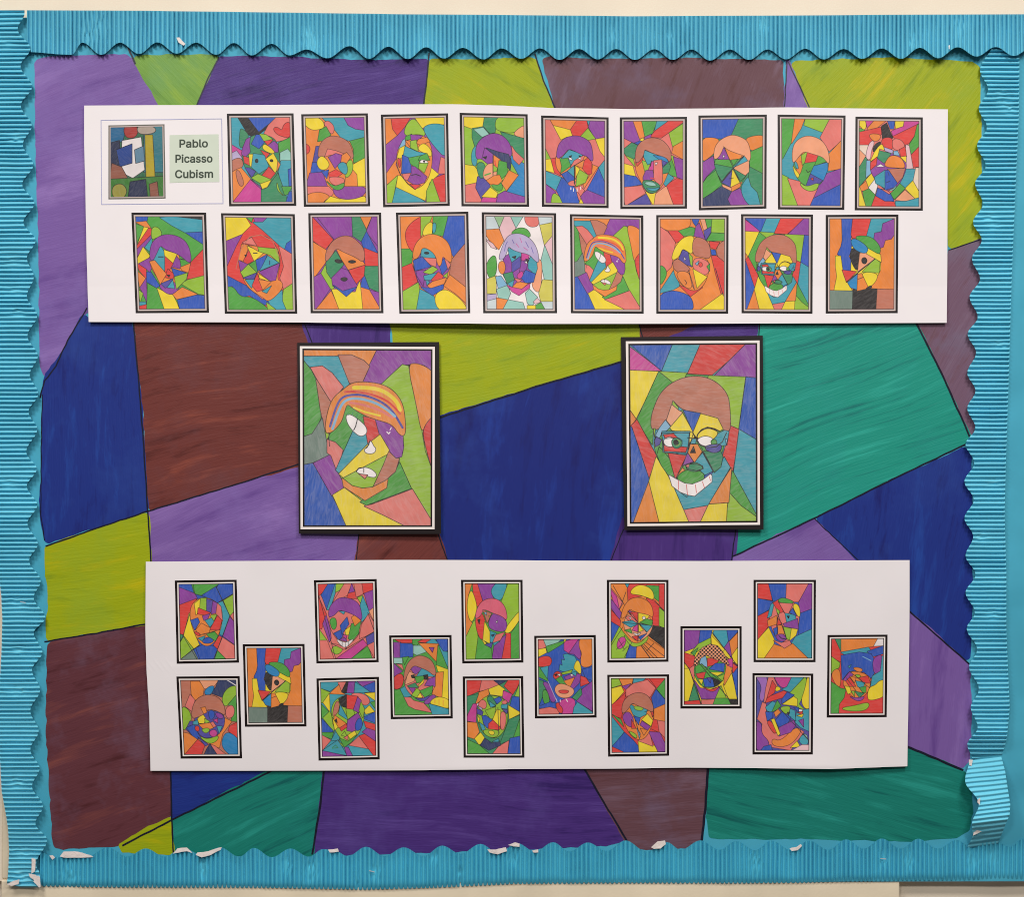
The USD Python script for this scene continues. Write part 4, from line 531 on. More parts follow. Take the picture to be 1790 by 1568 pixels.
DRAW['27P'] = ('P', '6.5,54.5 79.5,54 81,153 7.5,153', 'crayon portrait with a long oval face ringed by yellow and orange', """
d 4,52 83,52 83,155 4,155; r 9,57 30,57 26,72 10,79; p 30,57 41,57 50,64 38,69 27,72; m 42,57 63,57 51,64; r 63,57 77,57 72,68 67,76 57,66; l 77,60 78,80 70,78; y 38,70 50,65 57,70 54,78 40,76; o 26,74 37,70 38,76 27,84 22,88; d 10,79 25,76 20,90 12,104; k 13,100 19,88 23,88 22,110 11,108; k 56,72 66,76 62,86 55,80; b 67,79 78,80 78,98 64,90; y 62,90 77,99 63,106; d 63,107 78,101 68,130 52,136; g 76,106 78,128 68,130; o 11,110 23,111 26,122 20,130 11,127; y 21,130 28,123 33,130 32,134 26,137; g 11,131 26,138 42,152 11,152;
p 40,152 50,140 62,133 60,152; b 61,152 64,130 78,127 78,152; m 28,138 33,130 42,136 50,132 52,138 38,144; t 42,134 50,130 50,134; ~l 24,96 28,84 36,78 52,79 60,88 61,106 56,122 46,130 34,126 26,114; ~p 25,88 30,82 35,86 34,94 27,92; h 24,90 30,93 29,96; i 23,93 31,97 30,102 24,100; ~d 35,80 42,78 48,90 40,92; t 38,84 46,90 40,92; b 44,82 51,79 54,83 48,88; ~p 54,84 60,83 60,88 54,88; t 53,89 61,88 60,94 53,93; i 54,94 61,95 60,100; l 34,96 46,92 44,104 40,106; y 48,95 52,96 51,116 43,107; ~p 53,96 59,100 58,114 54,121 52,112; b 30,103 34,102 42,108 36,117 32,112;
t 26,110 32,114 34,119 30,120; r 38,112 43,108 52,117 50,119 38,118; ~l 30,120 40,119 52,121 46,129 36,127; ~y 37,120 45,121 44,126 39,125; y 24,102 27,106 25,111; -x.8 49,92 50,124""")
DRAW['28Q'] = ('Q', '4.5,3 81,3 81,105 5,106', 'crayon portrait with a yellow cap and orange hair, striped orange beam below', """
o 3,2 83,2 83,108 3,108; p 8,12 24,32 18,42 12,26; k 8,14 16,24 20,42 14,34; v 7,24 22,44 20,52 7,34; t 26,6 33,6 30,13; r 30,14 34,6 70,6 66,18 34,26 31,30; g 54,10 70,11 70,30 62,24; r 70,6 79,6 79,44 70,36; r 54,26 64,29 70,36 69,60 62,60 61,40; l 70,38 79,46 79,64 70,60; x 60,60 79,64 79,90 56,72; r 7,38 21,54 20,62 8,54; b 7,54 20,62 14,76 7,84; l 20,62 24,68 34,80 30,90 26,104 8,104 9,84; ~k 17,82 22,74 28,76 26,86 18,90; b 33,84 42,86 40,104 27,104; o 42,86 50,82 54,75 79,92 79,104 41,104;
-x1.2 47,85 60,103; -x.8 50,83 70,103; -x.8 52,80 78,100; -x.8 48,84 65,103; -x.8 54,92 63,82; ~l 24,70 34,82 46,83 56,72 54,80 44,86 34,86; ~e 26,54 32,44 50,46 62,54 60,66 54,74 44,80 34,74 26,64; v 30,40 38,44 34,46; r 34,44 44,43 43,56 38,50; y 44,44 58,46 54,52 44,57; p 28,50 36,46 42,56 32,54; g 46,56 54,52 61,54 60,60; t 46,58 60,61 54,68; t 24,56 36,54 42,58 34,62; k 38,62 43,58 43,68 36,66; y 44,58 50,66 44,68; b 44,74 54,70 46,78; r 36,74 44,72 43,80; g 26,66 34,64 36,70; ~o 22,52 24,40 30,30 36,26 46,25 56,30 61,38 62,50 56,46 46,44 38,42 32,38 28,48;
~y 33,20 37,13 46,9 56,12 62,18 63,28 54,24 44,21; ~w 32,50 34,49 34,53; ~w 48,50 51,48 53,51 50,53; ~w 36,68 42,71 48,68 42,74; -x.9 30,42 54,68; -x.9 43,44 43,80; -x.8 12,10 26,34; -x.8 28,18 20,40; -x.8 24,56 60,60; -x.7 18,76 26,90; -x.7 26,80 16,90; -x.7 10,84 24,62; -x.7 36,80 26,100; -x.7 64,30 79,44; -x.7 30,86 24,92""")
DRAW['29R'] = ('R', '88,3.5 157.5,3.5 157.5,97 88,97', 'crayon portrait with black and peach checked hair', """
y 86,2 160,2 160,99 86,99; v 90,6 111,6 108,26 90,33; b 111,6 124,6 122,16 109,23; t 127,7 140,6 142,20 138,28 125,12; b 141,6 156,6 143,20; o 143,22 156,8 156,22 145,38; y 146,38 156,24 156,54; y 123,14 138,30 134,34 124,24; l 108,24 122,17 122,25 112,28 104,34 100,34; g 100,34 108,28 104,37; v 138,28 143,21 146,38; r 90,33 104,38 102,50 98,52 90,40; p 98,52 104,48 103,64; y 90,52 97,52 103,66 97,88 90,90; d 104,68 110,88 98,88; v 104,66 110,74 122,76 134,72 128,86 112,86; ~r 110,70 122,77 134,71 124,80; l 134,72 140,86 128,86; r 90,90 110,88 112,96 90,96;
p 112,88 128,87 124,96 113,96; g 128,86 142,86 149,96 124,96; x 143,86 156,86 156,96 147,95; y 137,70 146,58 153,86 143,86; b 147,54 156,48 156,90 153,86; r 146,44 154,48 148,56; v 140,38 154,50 146,44; o 138,70 146,56 144,46 140,44 138,60; ~g 104,48 112,40 128,40 140,46 138,58 134,68 124,74 112,72 104,60; s 112,38 116,36 119,50 110,46; r 119,40 134,41 126,47 119,49; b 121,52 128,46 138,46 137,55; g 105,49 112,47 118,52 106,58; r 106,58 116,56 114,63 108,62; ~y 121,56 137,56 130,60; l 130,61 138,58 136,66; x 124,62 134,67 126,72; ~y 108,64 114,64 112,70; b 114,64 124,62 126,72 116,72;
i 118,62 123,62 122,68; k 140,42 147,40 147,50 142,48; #e 104,49 104,42 108,35 113,28 122,24 130,26 136,33 140,40 143,47 136,44 126,40 117,36 110,40 107,47; -x.9 108,44 143,86 149,95; -x.9 124,10 154,50; -x.9 90,42 98,52 112,95; -x.8 112,46 122,56 134,67""")
DRAW['30R'] = ('R', '4.5,59 74.5,58.5 74.5,151 5.5,152', 'crayon portrait with brown hair under a pink crown shape', """
r 3,57 77,57 77,154 3,154; l 7,61 16,61 20,70 7,74; o 17,61 34,61 32,69 22,71; t 35,61 50,61 44,66 34,68; v 21,72 31,69 26,76; y 8,75 20,72 23,78 8,95; p 26,76 34,69 50,65 59,74 53,84 40,80 26,83; r 52,62 71,62 61,74; g 61,75 72,62 72,88; b 55,85 60,76 72,90 72,92 58,98; r 8,95 25,80 22,96 20,108 8,104; t 8,105 23,124 10,142; g 10,104 20,110 23,118; o 58,98 72,92 72,113 58,110; p 61,111 72,113 72,132 64,124; r 57,110 61,111 63,124 54,120; b 10,141 24,125 34,134 39,140 41,150 22,150; r 9,141 22,147 22,150 9,150; y 40,135 58,140 64,150 41,150;
p 40,134 52,124 56,140; v 52,124 64,125 72,142 72,150 64,150; ~o 21,104 28,92 44,94 57,104 56,112 52,124 46,132 38,133 28,124; ~v 21,106 28,100 34,108 33,119 26,116; t 29,92 36,96 50,98 48,104 40,108 34,104; ~l 34,94 46,96 44,100 36,99; b 34,106 42,108 40,116; y 44,110 50,104 56,111 54,117; v 44,112 53,118 50,122 42,116; r 32,110 37,120 32,120; ~l 28,122 38,127 38,132 32,128; o 42,120 50,122 46,128; s 38,120 42,126 41,132; ~r 53,98 57,100 56,107; ~n 21,104 22,90 30,82 40,79 50,82 56,92 57,102 50,98 40,94 32,90 28,98; -x.8 36,110 42,130; -x.7 47,101 51,100""")
DRAW['31S'] = ('S', '5.5,3 83,3 82.5,105.5 5.5,105.5', 'crayon portrait with colour wedges fanning out round a pink face', """
b 4,2 84,2 84,108 4,108; r 8,6 24,6 28,28 8,25; b 24,6 47,6 45,26 30,30; p 47,6 76,6 61,30 56,30 46,26; v 75,7 80,7 80,38 64,44 62,31; b 8,26 29,30 24,40 8,49; r 8,50 24,42 24,60 8,81; b 64,45 80,39 80,64 62,71 62,58; t 80,64 80,104 76,104 53,82 58,74; y 24,63 31,78 30,84 18,104 8,104 8,81; o 31,84 44,88 54,83 76,104 17,104; p 31,79 40,82 50,79 52,83 44,88; ~p 24,46 30,32 40,26 54,30 62,38 62,56 58,70 50,79 40,80 30,70; t 23,50 27,34 31,30 27,48; r 30,32 36,28 43,42 38,44; ~g 36,28 42,25 55,30 54,32 38,31; p 38,32 54,33 48,46 44,44;
~y 54,36 58,32 63,38 63,52; l 33,38 38,42 36,48; o 23,54 34,48 34,58 24,61; r 35,50 41,58 34,60; t 45,45 57,47 58,52 47,56; b 50,44 54,38 59,48; v 43,58 60,52 61,64 44,61; o 36,60 41,60 44,70 36,71; b 30,64 35,62 35,70 32,73; l 43,62 52,64 50,78 47,76; y 53,64 60,65 58,72 51,78; ~v 32,73 42,70 47,78 38,80; -x1.2 37,73 40,76 45,77; ~x 47,48 50,48 49,51; -x.8 35,44 47,78; -x.8 34,62 36,48; -x.7 36,30 44,44""")
DRAW['32T'] = ('T', '95.5,4 168,3.5 167,103.5 94.5,104', 'crayon portrait with a big blue hat and green bottom corner', """
r 93,2 170,2 170,106 93,106; r 98,7 104,7 111,24 111,36 98,30; d 104,7 111,7 111,22; o 112,7 158,7 152,17 112,24; w 158,6 167,6 167,16 152,17; t 112,25 145,19 150,26 120,30; b 144,24 167,16 167,25 150,30; l 98,29 110,38 109,43 98,52; ~o 99,50 110,43 111,68 105,64; g 98,60 104,64 111,69 117,70 115,80 109,88 108,102 98,102; b 112,29 122,27 134,25 148,27 152,34 152,50 148,56 140,49 126,47 120,49 113,58; ~v 150,34 158,28 162,30 160,48 152,52; t 167,25 167,60 158,62 148,66 150,54 160,48 162,30; ~y 144,78 146,68 154,65 158,60 167,58 167,78 146,84; ~l 111,93 130,90 144,86 146,90 140,96 120,96;
~o 114,60 122,48 138,50 148,56 146,68 142,76 132,82 122,76 116,68; v 115,58 122,49 126,52 118,60; ~o 125,44 132,43 139,46 134,50; ~l 128,52 134,52 136,55 132,56; r 118,60 122,56 129,66 122,66; o 122,54 130,56 128,62; r 134,56 144,54 147,62 140,62; t 130,60 140,62 138,70 132,66; g 134,68 142,66 142,74 138,74; y 116,66 122,67 124,74 120,76; l 124,72 128,72 128,79; d 128,72 140,75 134,80; ~v 120,78 130,81 142,78 134,86; -s1 138,30 148,35; t 120,42 124,40 122,44; -x.7 122,48 146,68; -x.7 118,56 130,72""")
DRAW['33T'] = ('T', '4,50.5 77.5,51 77,149 4,149', 'crayon portrait in pink and orange swirls with a small white eye at the right edge', """
i 2,48 80,48 80,152 2,152; ~L 6,52 22,52 20,72 16,86 12,80 16,66; p 24,53 28,53 34,66 24,80 18,86 20,70; ~k 30,53 52,53 52,64 46,67 40,68 34,62; t 53,53 68,53 50,73 40,70 46,67; l 68,55 71,64 64,80 60,88 66,94 58,92 58,84 50,74; ~y 71,54 75,52 75,92 68,94 63,84 68,70; r 22,80 42,72 46,74 40,80 20,86; ~y 31,68 35,66 39,70 32,73; r 28,60 32,66 30,74 22,80; b 40,82 46,74 54,77 40,87; y 41,88 54,79 58,82 58,90; p 16,86 20,88 20,100 28,118 36,128 50,122 60,118 66,122 50,144 26,140 14,124 16,112 10,106; ~v 7,108 15,112 14,124 24,134 22,142 7,146;
b 18,140 26,138 28,147 12,147; ~o 28,130 38,134 56,116 64,120 52,136 40,140 28,138; t 58,96 75,94 75,122 62,116 56,110; ~v 60,108 66,106 66,116; w 60,94 65,95 64,97 59,97; r 58,98 65,97 64,101; ~y 58,102 66,100 64,104; b 54,92 60,92 60,98; ~t 60,132 66,124 72,132 70,138 64,137; y 50,141 58,133 62,140; j 48,147 64,138 75,138 75,147; t 20,92 28,85 36,88 28,98 22,96; g 28,97 34,84 38,90 34,94; ~l 36,92 50,90 48,98 44,100; t 50,94 55,96 56,108 48,102; o 30,98 35,94 38,98 32,104; b 20,98 28,98 28,104 22,108; b 32,108 40,98 50,104 46,112 36,116;
v 36,117 46,112 54,108 56,114 50,122 38,126; ~r 21,110 26,108 33,122 30,124; y 27,107 30,106 37,124 35,126; ~x 46,98 49,98 48,101; -x.8 36,92 72,132; ~c 66,124 70,126 71,130""")
DRAW['U'] = ('U', '8,12 110.5,11.5 112,150 9.5,150', '', """
l 9,13 110,13 111,149 10,149; o 10,15 70,15 60,30 54,25 44,21 10,22; v 67,15 108,15 108,36 100,28 92,27 84,28 69,43 55,40 60,29; t 10,22 38,22 46,41 42,45 33,34 25,29 18,30; n 38,21 47,21 56,25 60,29 55,40 46,41; p 18,30 26,29 33,34 41,44 32,55; g 10,22 18,32 22,40 25,66 20,77 10,82; n 22,39 32,55 30,60 28,74 25,60; a 10,81 19,78 26,67 29,84 32,93 10,102; l 69,42 84,28 88,29 94,55 98,78 100,90 108,112 108,150 90,118 82,100 84,70; ~o 88,28 94,27 102,30 108,36 108,66 100,71 98,77 94,55; ~r 108,63 100,72 99,80 108,112;
b 10,101 20,99 46,147 10,147; v 20,99 32,93 36,104 41,113 42,116 33,122; y 34,122 42,117 54,126 58,130 70,136 94,147 45,147; p 57,130 62,129 91,118 108,146 92,147 70,136; g 82,99 90,117 58,129 54,127 72,114 73,110 80,103; ^o 20,81 28,86 36,88.5 44,87.5 56,81 55,88 38,98 21,87; ^g 11,44 19,36 23.5,20 38,31 40,38 38,40 30,40 21,58 15,52 8,50; ^p 8,50 14,52 20,58 18,66 15.5,74 11,62 8,60; ^t 29,42 38,41 40,40 41,53 17,76 15,74 21,60; ^r 37,31.5 46.5,33 50,46 43,51 40.5,52;
^n 57,58 63,64 65,65 62,75 54,82 44,87 53,66; ^v 46.5,33 60,37 68,46 68.5,56 67,63 63,64 56,57 50,46; ^y 50,46 57,58 55,62 21,80 17.5,77 41,53; ^l 21,80.5 55,62.5 52,70 44,87 36,88 28,86;
^~o 6.5,44 7,34 10,22 14,15 20,10.5 26,5.5 32,3.7 44,4.2 54,6.5 62,12 68,21 70,35 70,46 66,46 60,37 48,33.5 40,31 30,25.5 23.5,20 21,28 19,35 14,41 10,44; ^*y3 29,8 40,8 50,9.5 58,14 64,20 66,26; ^*r1.6 22,11.5 30,11 42,13 53,17 60,22 66,29; ^*i1.8 10,39 14,26 18,17 24,14 34,13.5 44,16 54,21 61,28 68,40;
^*s2 12,41 16,29 20,20 26,16.5 36,17 46,20 55,25 62,31; ^*p2 26,20 38,22 50,26 60,32; ^*y1.5 29,24 38,27.5 50,30.5; ^~w 23,30 27,30 34,35 39,40 39,45 34,47 28,42 24,36; ^~w 41.5,51.5 43,51.5 44.5,55 46.5,57 45,60.5 39,60.5 37.5,57.5 40.5,56.5; ^~w 30,75 36,72 42,73 47,77 46,80 38,78; ^~p 33,77 40,78 38,81;
^-x.8 32,33 30.5,39 29,42; ^-d.6 25,30 24,28.5; ^-d.6 28,30 28,28; ^-d.6 31,32 32,29.5; ^-d.6 34,34 36,31; ^-w.8 55.5,43.5 57,45 58,43.5; ^-w.7 58,42 59,40; ^-x.9 31,75 33,72.5 37,72; ^-x.7 38,57 41,54 42,50; ^-x.6 9,44 9.5,55; ^-x.7 37,73 37,76""")
DRAW['V'] = ('V', '10.5,7.5 113,7 113,146 13,146', '', """
t 12,9 111,9 111,145 12,145; k 14,13 39,32 14,32; b 15,11 49,11 40,32; t 49,11 70,11 58,34 40,33; r 69,11 104,11 76,35 59,34; v 101,13 111,11 111,38 78,36; y 14,32 38,33 21,67 14,58; g 38,33 48,41 40,50 34,62 33,85 22,68; l 39,33 58,34 56,38 49,41; g 58,35 74,36 71,40 57,38; l 74,36 100,37 95,74 89,71 88,60 84,48 72,40; b 101,37 111,38 111,84 96,74; o 14,57 21,67 18,72 14,74; r 18,72 22,68 36,94 30,111; b 14,74 18,73 31,112 19,144 14,144; o 31,112 40,144 19,144; y 36,95 44,108 62,144 39,144 31,112; r 89,72 96,75 91,104 84,94 87,84;
t 96,75 111,84 111,140 92,106; g 91,105 111,142 98,130 89,121; l 89,121 97,130 111,140 111,144 86,144; y 73,129 87,128 86,144 66,144; p 56,132 73,129 66,144 61,144; o 90,103 88,127 74,128; t 42,100 47,116 58,124 75,108 85,95 89,102 73,129 56,132; ~g 34,80 36,94 44,106 50,110 62,114 76,106 82,96 86,80 80,60 60,58 46,66; ^~n 5,35 5,22 9,10 14,-1 24,-11 40,-18 58,-18 72,-11 81,0 83,12 84,34 80,37 76,34 72,24 60,22 52,18 38,15 32,11 26,4 24,14 20,25 13,34; ^l 26.5,6 32,13 31,16 25.5,11; ^e 25.5,10.5 32,16 36,18 25,31 20.5,25.5; ^s 10,40 13,34 19,26 23.5,32 20,35.5 15,38 11,46; ^l 7,34 9,34 8,42; ^i 8,46 10,42 15,45 13,50 9,52;
^d 57,57 74,57 76,62 74,72 68,77; ^t 49,67 56,59 66,77 57,81 54,75 50,69; ^g 11,60 13,53 17,57 24,66 29,82 22,80 15,70; ^r 22,58 40,60 36,68 29,83 24,65; ^y 24,33 36,19 46,37 42,37 26,35.5; ^b 37.5,16 54,19 46.5,36; ^y 47,38 54.5,19.5 71,24 76,34 73,36 64,33 56,34 50,42; ^y 43,37 46,38 48,42 43,48; ^t 46,44 50,44 49,49 44,49;
^t 16,37 43,37 41,57 40,60 17,57; ^r 17,40 27,39 31,43 19,44; ^r 18,51 40,53 39,57 18,56; ^~w 17,45 24,42 29,46 27,52 19,51; ^~d 25,45 32,43 36,48 33,53 27,53; ^*l.6 31,45 34,47 33,50 30,51; ^~x 27,46 31,45 32,50 28,50; ^t 66,44 72,39 78,36 82,37 80,50 71,51; ^~y 50,43 53,38 60,34 66,35 72,38 66,45 60,44; ^~w 50,46 56,42 62,42 67,45 65,51 57,51; ^~g 64,46 69,44 71,49 66,51;
^~i 59,52 66,50 75,50 74,56 67,58 60,55; ^s 79,44 81,45 80,50; ^o 44,50 51,50 55,57 48,67 42,58; ^x 44,58 47,52 49,58; ^v 41,58 47,67 38,70 36,72; ^o 36,73 39,76 31,84 31,81; ^~g 29,84 39,75 54,76 60,84 50,90 40,89; ^~d 39,74 46,68 52,69 57,74 48,77; ^p 39,71 43,69 42,73; ^b 58,81 66,77 65,80 58,84;
^w 23,81 30,85 38,89 46,90 56,86 64,80 65,81 65,87 48,101 42,100 34,97 26,91; ^-r.7 32,86 32,95; ^-r.7 40,90 41,100; ^-r.7 49,90 50,98; ^-r.7 56,87 58,93; ^-r.7 63,82 64,86; ^-x.9 15,38 43,38 41,59 18,58 15,38; ^-x.7 19,44 30,43 36,46; ^-x1.2 50,46 51,40 55,35 61,32.5 68,34 73,36.5; ^-x.9 50,46 53,50 60,53 70,52 76,47 80,38; ^-x.8 41,43 50,44;
^-x.7 39,70 40,74 50,76 57,74 56,71 48,69 39,70; ^-x.7 47,38 41,59; ^-x.7 46,38 52,47 68,78; ^-f.6 27,32 32,33 38,32; ^-f.6 57,29 63,30 69,29""")
def inset(q, d): return q.buffer(-d, join_style='mitre')
def chaikin(p, n=2):
    p = np.array(p)
    for _ in range(n):
        r = np.roll(p, -1, 0); p = np.stack([p * .75 + r * .25, p * .25 + r * .75], 1).reshape(-1, 2)
    return p
def corners(g):
    """corners of an inset frame, from the top left clockwise"""
    c = np.array(g.exterior.coords)[:-1]; s = c.sum(1); d = c[:, 0] - c[:, 1]
    return np.array([c[s.argmin()], c[d.argmax()], c[s.argmax()], c[d.argmin()]])
def warp(p, src, dst):
    """from the frame src to the frame dst"""
    lo, hi = src.mean(0), None
    u0 = ((src[0] + src[3]) / 2)[0]; u1 = ((src[1] + src[2]) / 2)[0]; v0 = ((src[0] + src[1]) / 2)[1]; v1 = ((src[2] + src[3]) / 2)[1]
    u = ((p[:, 0] - u0) / (u1 - u0))[:, None]; v = ((p[:, 1] - v0) / (v1 - v0))[:, None]
    return (1 - u) * (1 - v) * dst[0] + u * (1 - v) * dst[1] + u * v * dst[2] + (1 - u) * v * dst[3]

def frame_of(key, extra=0.0):
    reg, q, lab, s = DRAW[key]; x0, y0, k = REG[reg]
    a = np.array(pts(q)) * 10 / k + [x0, y0]
    return Polygon(a)

def areas(key, inner, lw):
    """The drawing as flat areas that do not overlap: [(colour, area, is ink)]."""
    reg, q, lab, s = DRAW[key]; x0, y0, k = REG[reg]; m = None; src = key
    if len(s) == 1:
        src = {'U': 'U', 'V': 'V', 'J': '18J'}[s]
        r2, q2, _, s = DRAW[src]; x0, y0, k = REG[r2]
        m = (corners(inset(frame_of(src), INSET.get(src, 6.9))), corners(inner))
    scale = 1.0 if m is None else (m[1][1] - m[1][0])[0] / (m[0][1] - m[0][0])[0]
    shapes = []
    for t in s.replace('\n', ' ').split(';'):
        t = t.strip()
        if not t: continue
        head, *rest = t.split(); X0, Y0, kk = (x0, y0, k)
        if head[0] == '^': head = head[1:]; X0, Y0, kk = ALT[src]
        p = np.array(pts(' '.join(rest))) * 10 / kk + [X0, Y0]
        kind = head[0] if head[0] in '~-#*' else ''; head = head[len(kind):]; c = PAL[head[0]]; w = float(head[1:] or 1) * 10 / kk
        if kind == '~' and len(p) > 3: p = chaikin(p)
        if kind == '*' and len(p) > 3:
            for _ in range(2): p = np.vstack([p[:1], np.stack([p[:-1] * .75 + p[1:] * .25, p[:-1] * .25 + p[1:] * .75], 1).reshape(-1, 2), p[-1:]])
        if m is not None: p = warp(p, *m); w *= scale
        if kind in '-*' and kind: g = LineString(p).buffer(max(w, 0.55) / 2, cap_style='round', quad_segs=2)
        else:
            g = Polygon(p).buffer(0); g = g.buffer(lw * (0.8 if g.area > 110 * lw * lw else 0.2), join_style='mitre', mitre_limit=1.5)   # colours meet under the outlines
        shapes.append((kind, c, g))
    cov = Polygon(); out = []
    for kind, c, g in reversed(shapes):
        g = g.intersection(inner)
        if g.is_empty: continue
        if kind in '-*' and kind:
            out.append((c, g.difference(cov), kind == '-')); cov = cov.union(g).buffer(0); continue
        ring = unary_union([q.boundary.buffer(lw / 2, quad_segs=1, join_style='bevel') for q in polys(g)]).intersection(inner) if polys(g) else Polygon()
        dark = tuple(0.30 * np.array(c) + 0.14 * np.array((58, 40, 44)) + 6)
        out.append((dark, ring.difference(cov), True))
        body = g.difference(ring).difference(cov)
        if kind == '#':
            st = 2.1 * 10 / k; x, y, X, Y = g.bounds
            chk = unary_union([box(x + i * st, y + j * st, x + (i + .98) * st, y + (j + .98) * st) for i in range(int((X - x) / st) + 1) for j in range(int((Y - y) / st) + 1) if (i + j) % 2])
            out.append(((50, 36, 34), body.intersection(chk), False)); body = body.difference(chk)
        out.append((c, body, False))
        cov = unary_union([cov, g, ring]).buffer(0)
    rest = inner.difference(cov)
    if not rest.is_empty: out.append((PAL['w'], rest, False))
    return out
ALT = {'U': (555, 660, 4.575), 'V': (1130, 690, 5.72)}
INSET = {'U': 15.2, 'V': 15.2}

def join(parts, hf, edge):
    V, F, C, Nn, n = [], [], [], [], 0
    for c, g in parts:
        v2, f = tri(g, edge)
        if not len(f): continue
        p, nn = lift(v2, hf)
        V.append(p); F.append(f + n); C.append(np.tile(lin(*c), (len(p), 1))); Nn.append(nn); n += len(p)
    return np.vstack(V), np.vstack(F), np.vstack(C), np.vstack(Nn)

def small_portrait(th, key, hf, grey):
    o = frame_of(key); o = o.buffer(0.4, join_style='mitre'); a, b, c = inset(o, 4.0), inset(o, 6.2), inset(o, 7.1)
    hp = lambda x, y: hf(x, y) + 0.0003
    parts = [(col, g) for col, g, ink in areas(key, c, 0.95)]
    V, F, C, Nn = join(parts, hp, 24)
    path = put(th, 'printed_portrait', V, F, PENS, Nn, C, DRAW[key][2])
    flat(path, 'black_frame', o.difference(a), hp, INKB)
    flat(path, 'white_border', a.difference(b), hp, MATG if grey else MAT2)
    flat(path, 'thin_frame_line', b.difference(c), hp, BLACK if not grey else MATLINE)

MATLINE = plain('grey_line', lin(112, 92, 90), 0.5, 0.1, 60)

# ------------------------------------------------------------------ the two long white banners
def hban1(x, y):
    x, y = np.asarray(x, float), np.asarray(y, float)
    return 0.0125 + 0.0018 * noise2(x, y, 170, 71, 2) + 0.011 * np.exp(-((x - 900) / 300) ** 2) * np.clip((y - 300) / 265, 0, 1) ** 2 + 0.003 * np.exp(-((x - 800) / 260) ** 2) * np.clip((300 - y) / 120, 0, 1) ** 2 + 0.002 * np.clip((y - 500) / 60, 0, 1)
def hban2(x, y):
    x, y = np.asarray(x, float), np.asarray(y, float)
    crease = 0.00015 * np.exp(-((y - 1165 - 0.02 * (x - 300)) / 3.0) ** 2) * np.clip((420 - x) / 100, 0, 1)
    return 0.0125 + 0.0018 * noise2(x, y, 150, 75, 2) + 0.008 * np.exp(-((x - 1430) / 140) ** 2) * np.clip((y - 1180) / 160, 0, 1) ** 2 + 0.0035 * np.exp(-((x - 800) / 220) ** 2) * np.clip((y - 1240) / 100, 0, 1) ** 2 + crease
B1 = Polygon(pts('147,184 270,183 400,183 640,182 790,181.5 880,184 960,188 1110,190 1240,189 1380,187 1500,189 1657,190.5 1656.5,300 1656,450 1655,564 1300,565.5 900,566 500,563.5 155,562.5 153,500 151,430 149,320 147,250'))
B2 = Polygon(pts('255,982 480,980.5 700,979 880,979.5 1070,980.5 1230,981 1400,980 1590,979.5 1590,1060 1589,1150 1587.5,1250 1586,1340 1450,1345 1340,1343.5 1200,1342.5 1060,1344.5 900,1345 740,1347 600,1347.5 430,1348 263,1348 261,1250 256,1170 254,1100'))
ban1 = thing('upper_banner', 'upper long white paper banner printed with a caption and two rows of small portraits', 'paper banner', P(900, 566, 0.0))
sheet(ban1, 'paper_sheet', B1, hban1, WHITE, 0.0003, 22)
for k in ('1A', '2A', '3B', '4B', '5C', '6C', '7D', '8D', '9E', '10F', '11F', '12G', '13G', '14H', '15H', '16I', '17I', '18J'): small_portrait(ban1, k, hban1, True)
ban2 = thing('lower_banner', 'lower long white paper banner printed with small portraits set in a zigzag', 'paper banner', P(925, 1348, 0.0))
sheet(ban2, 'paper_sheet', B2, hban2, WHITE, 0.0003, 22)
for k in ('19K', '20L', '21L', '22M', '23N', '24N', '25O', '26P', '27P', '28Q', '29R', '30R', '31S', '32T', '33T'): small_portrait(ban2, k, hban2, False)

# the caption panel: a thin blue outline, an abstract picture and three words on pale green
hc = lambda x, y: hban1(x, y) + 0.0003
out_ = Polygon(pts('176,209 388,206.5 390.5,356 177,357.5')); cap = put(ban1, 'caption_outline', *[lift(tri(out_.difference(inset(out_, 1.3)), 22)[0], hc)[0], tri(out_.difference(inset(out_, 1.3)), 22)[1]], BLUEL)
pan = Polygon(pts('296.5,235.5 382,234 383.5,317.5 296.5,319'))
flat(ban1, 'green_caption_panel', pan, hc, MINT)
TEXTM = plain('dark_caption_ink', lin(54, 66, 52), 0.5, 0.1, 60)
def word(txt, x0, x1, base, cap_h, tilt):
    m = meshkit.text_mesh(txt, 1.0, 0.1, bold=False)
    v = np.array(m.vertices); n = np.array(m.faces)
    top = n[np.all(v[n][:, :, 2] > 0.05, 1)]
    w0, w1 = v[:, 0].min(), v[:, 0].max(); sx = (x1 - x0) / (w1 - w0)
    X = x0 + (v[:, 0] - w0) * sx; Y = base - v[:, 1] * cap_h + (X - x0) * tilt
    uni, inv = np.unique(top, return_inverse=True); f = inv.reshape(top.shape)
    g2 = np.c_[X, Y][uni]; f = f[:, ::-1]
    g = unary_union([Polygon(g2[t]).buffer(0.06) for t in f]).buffer(0.45)
    flat(ban1, 'caption_word', g, lambda x, y: hban1(x, y) + 0.0005, TEXTM, 12, None, 'the word ' + txt if txt == 'Cubism' else None)
word('Pablo', 314, 363, 257.0, 13.2, -0.01); word('Picasso', 307, 371, 283.5, 13.2, -0.01); word('Cubism', 306.5, 372, 310.5, 13.2, -0.01)

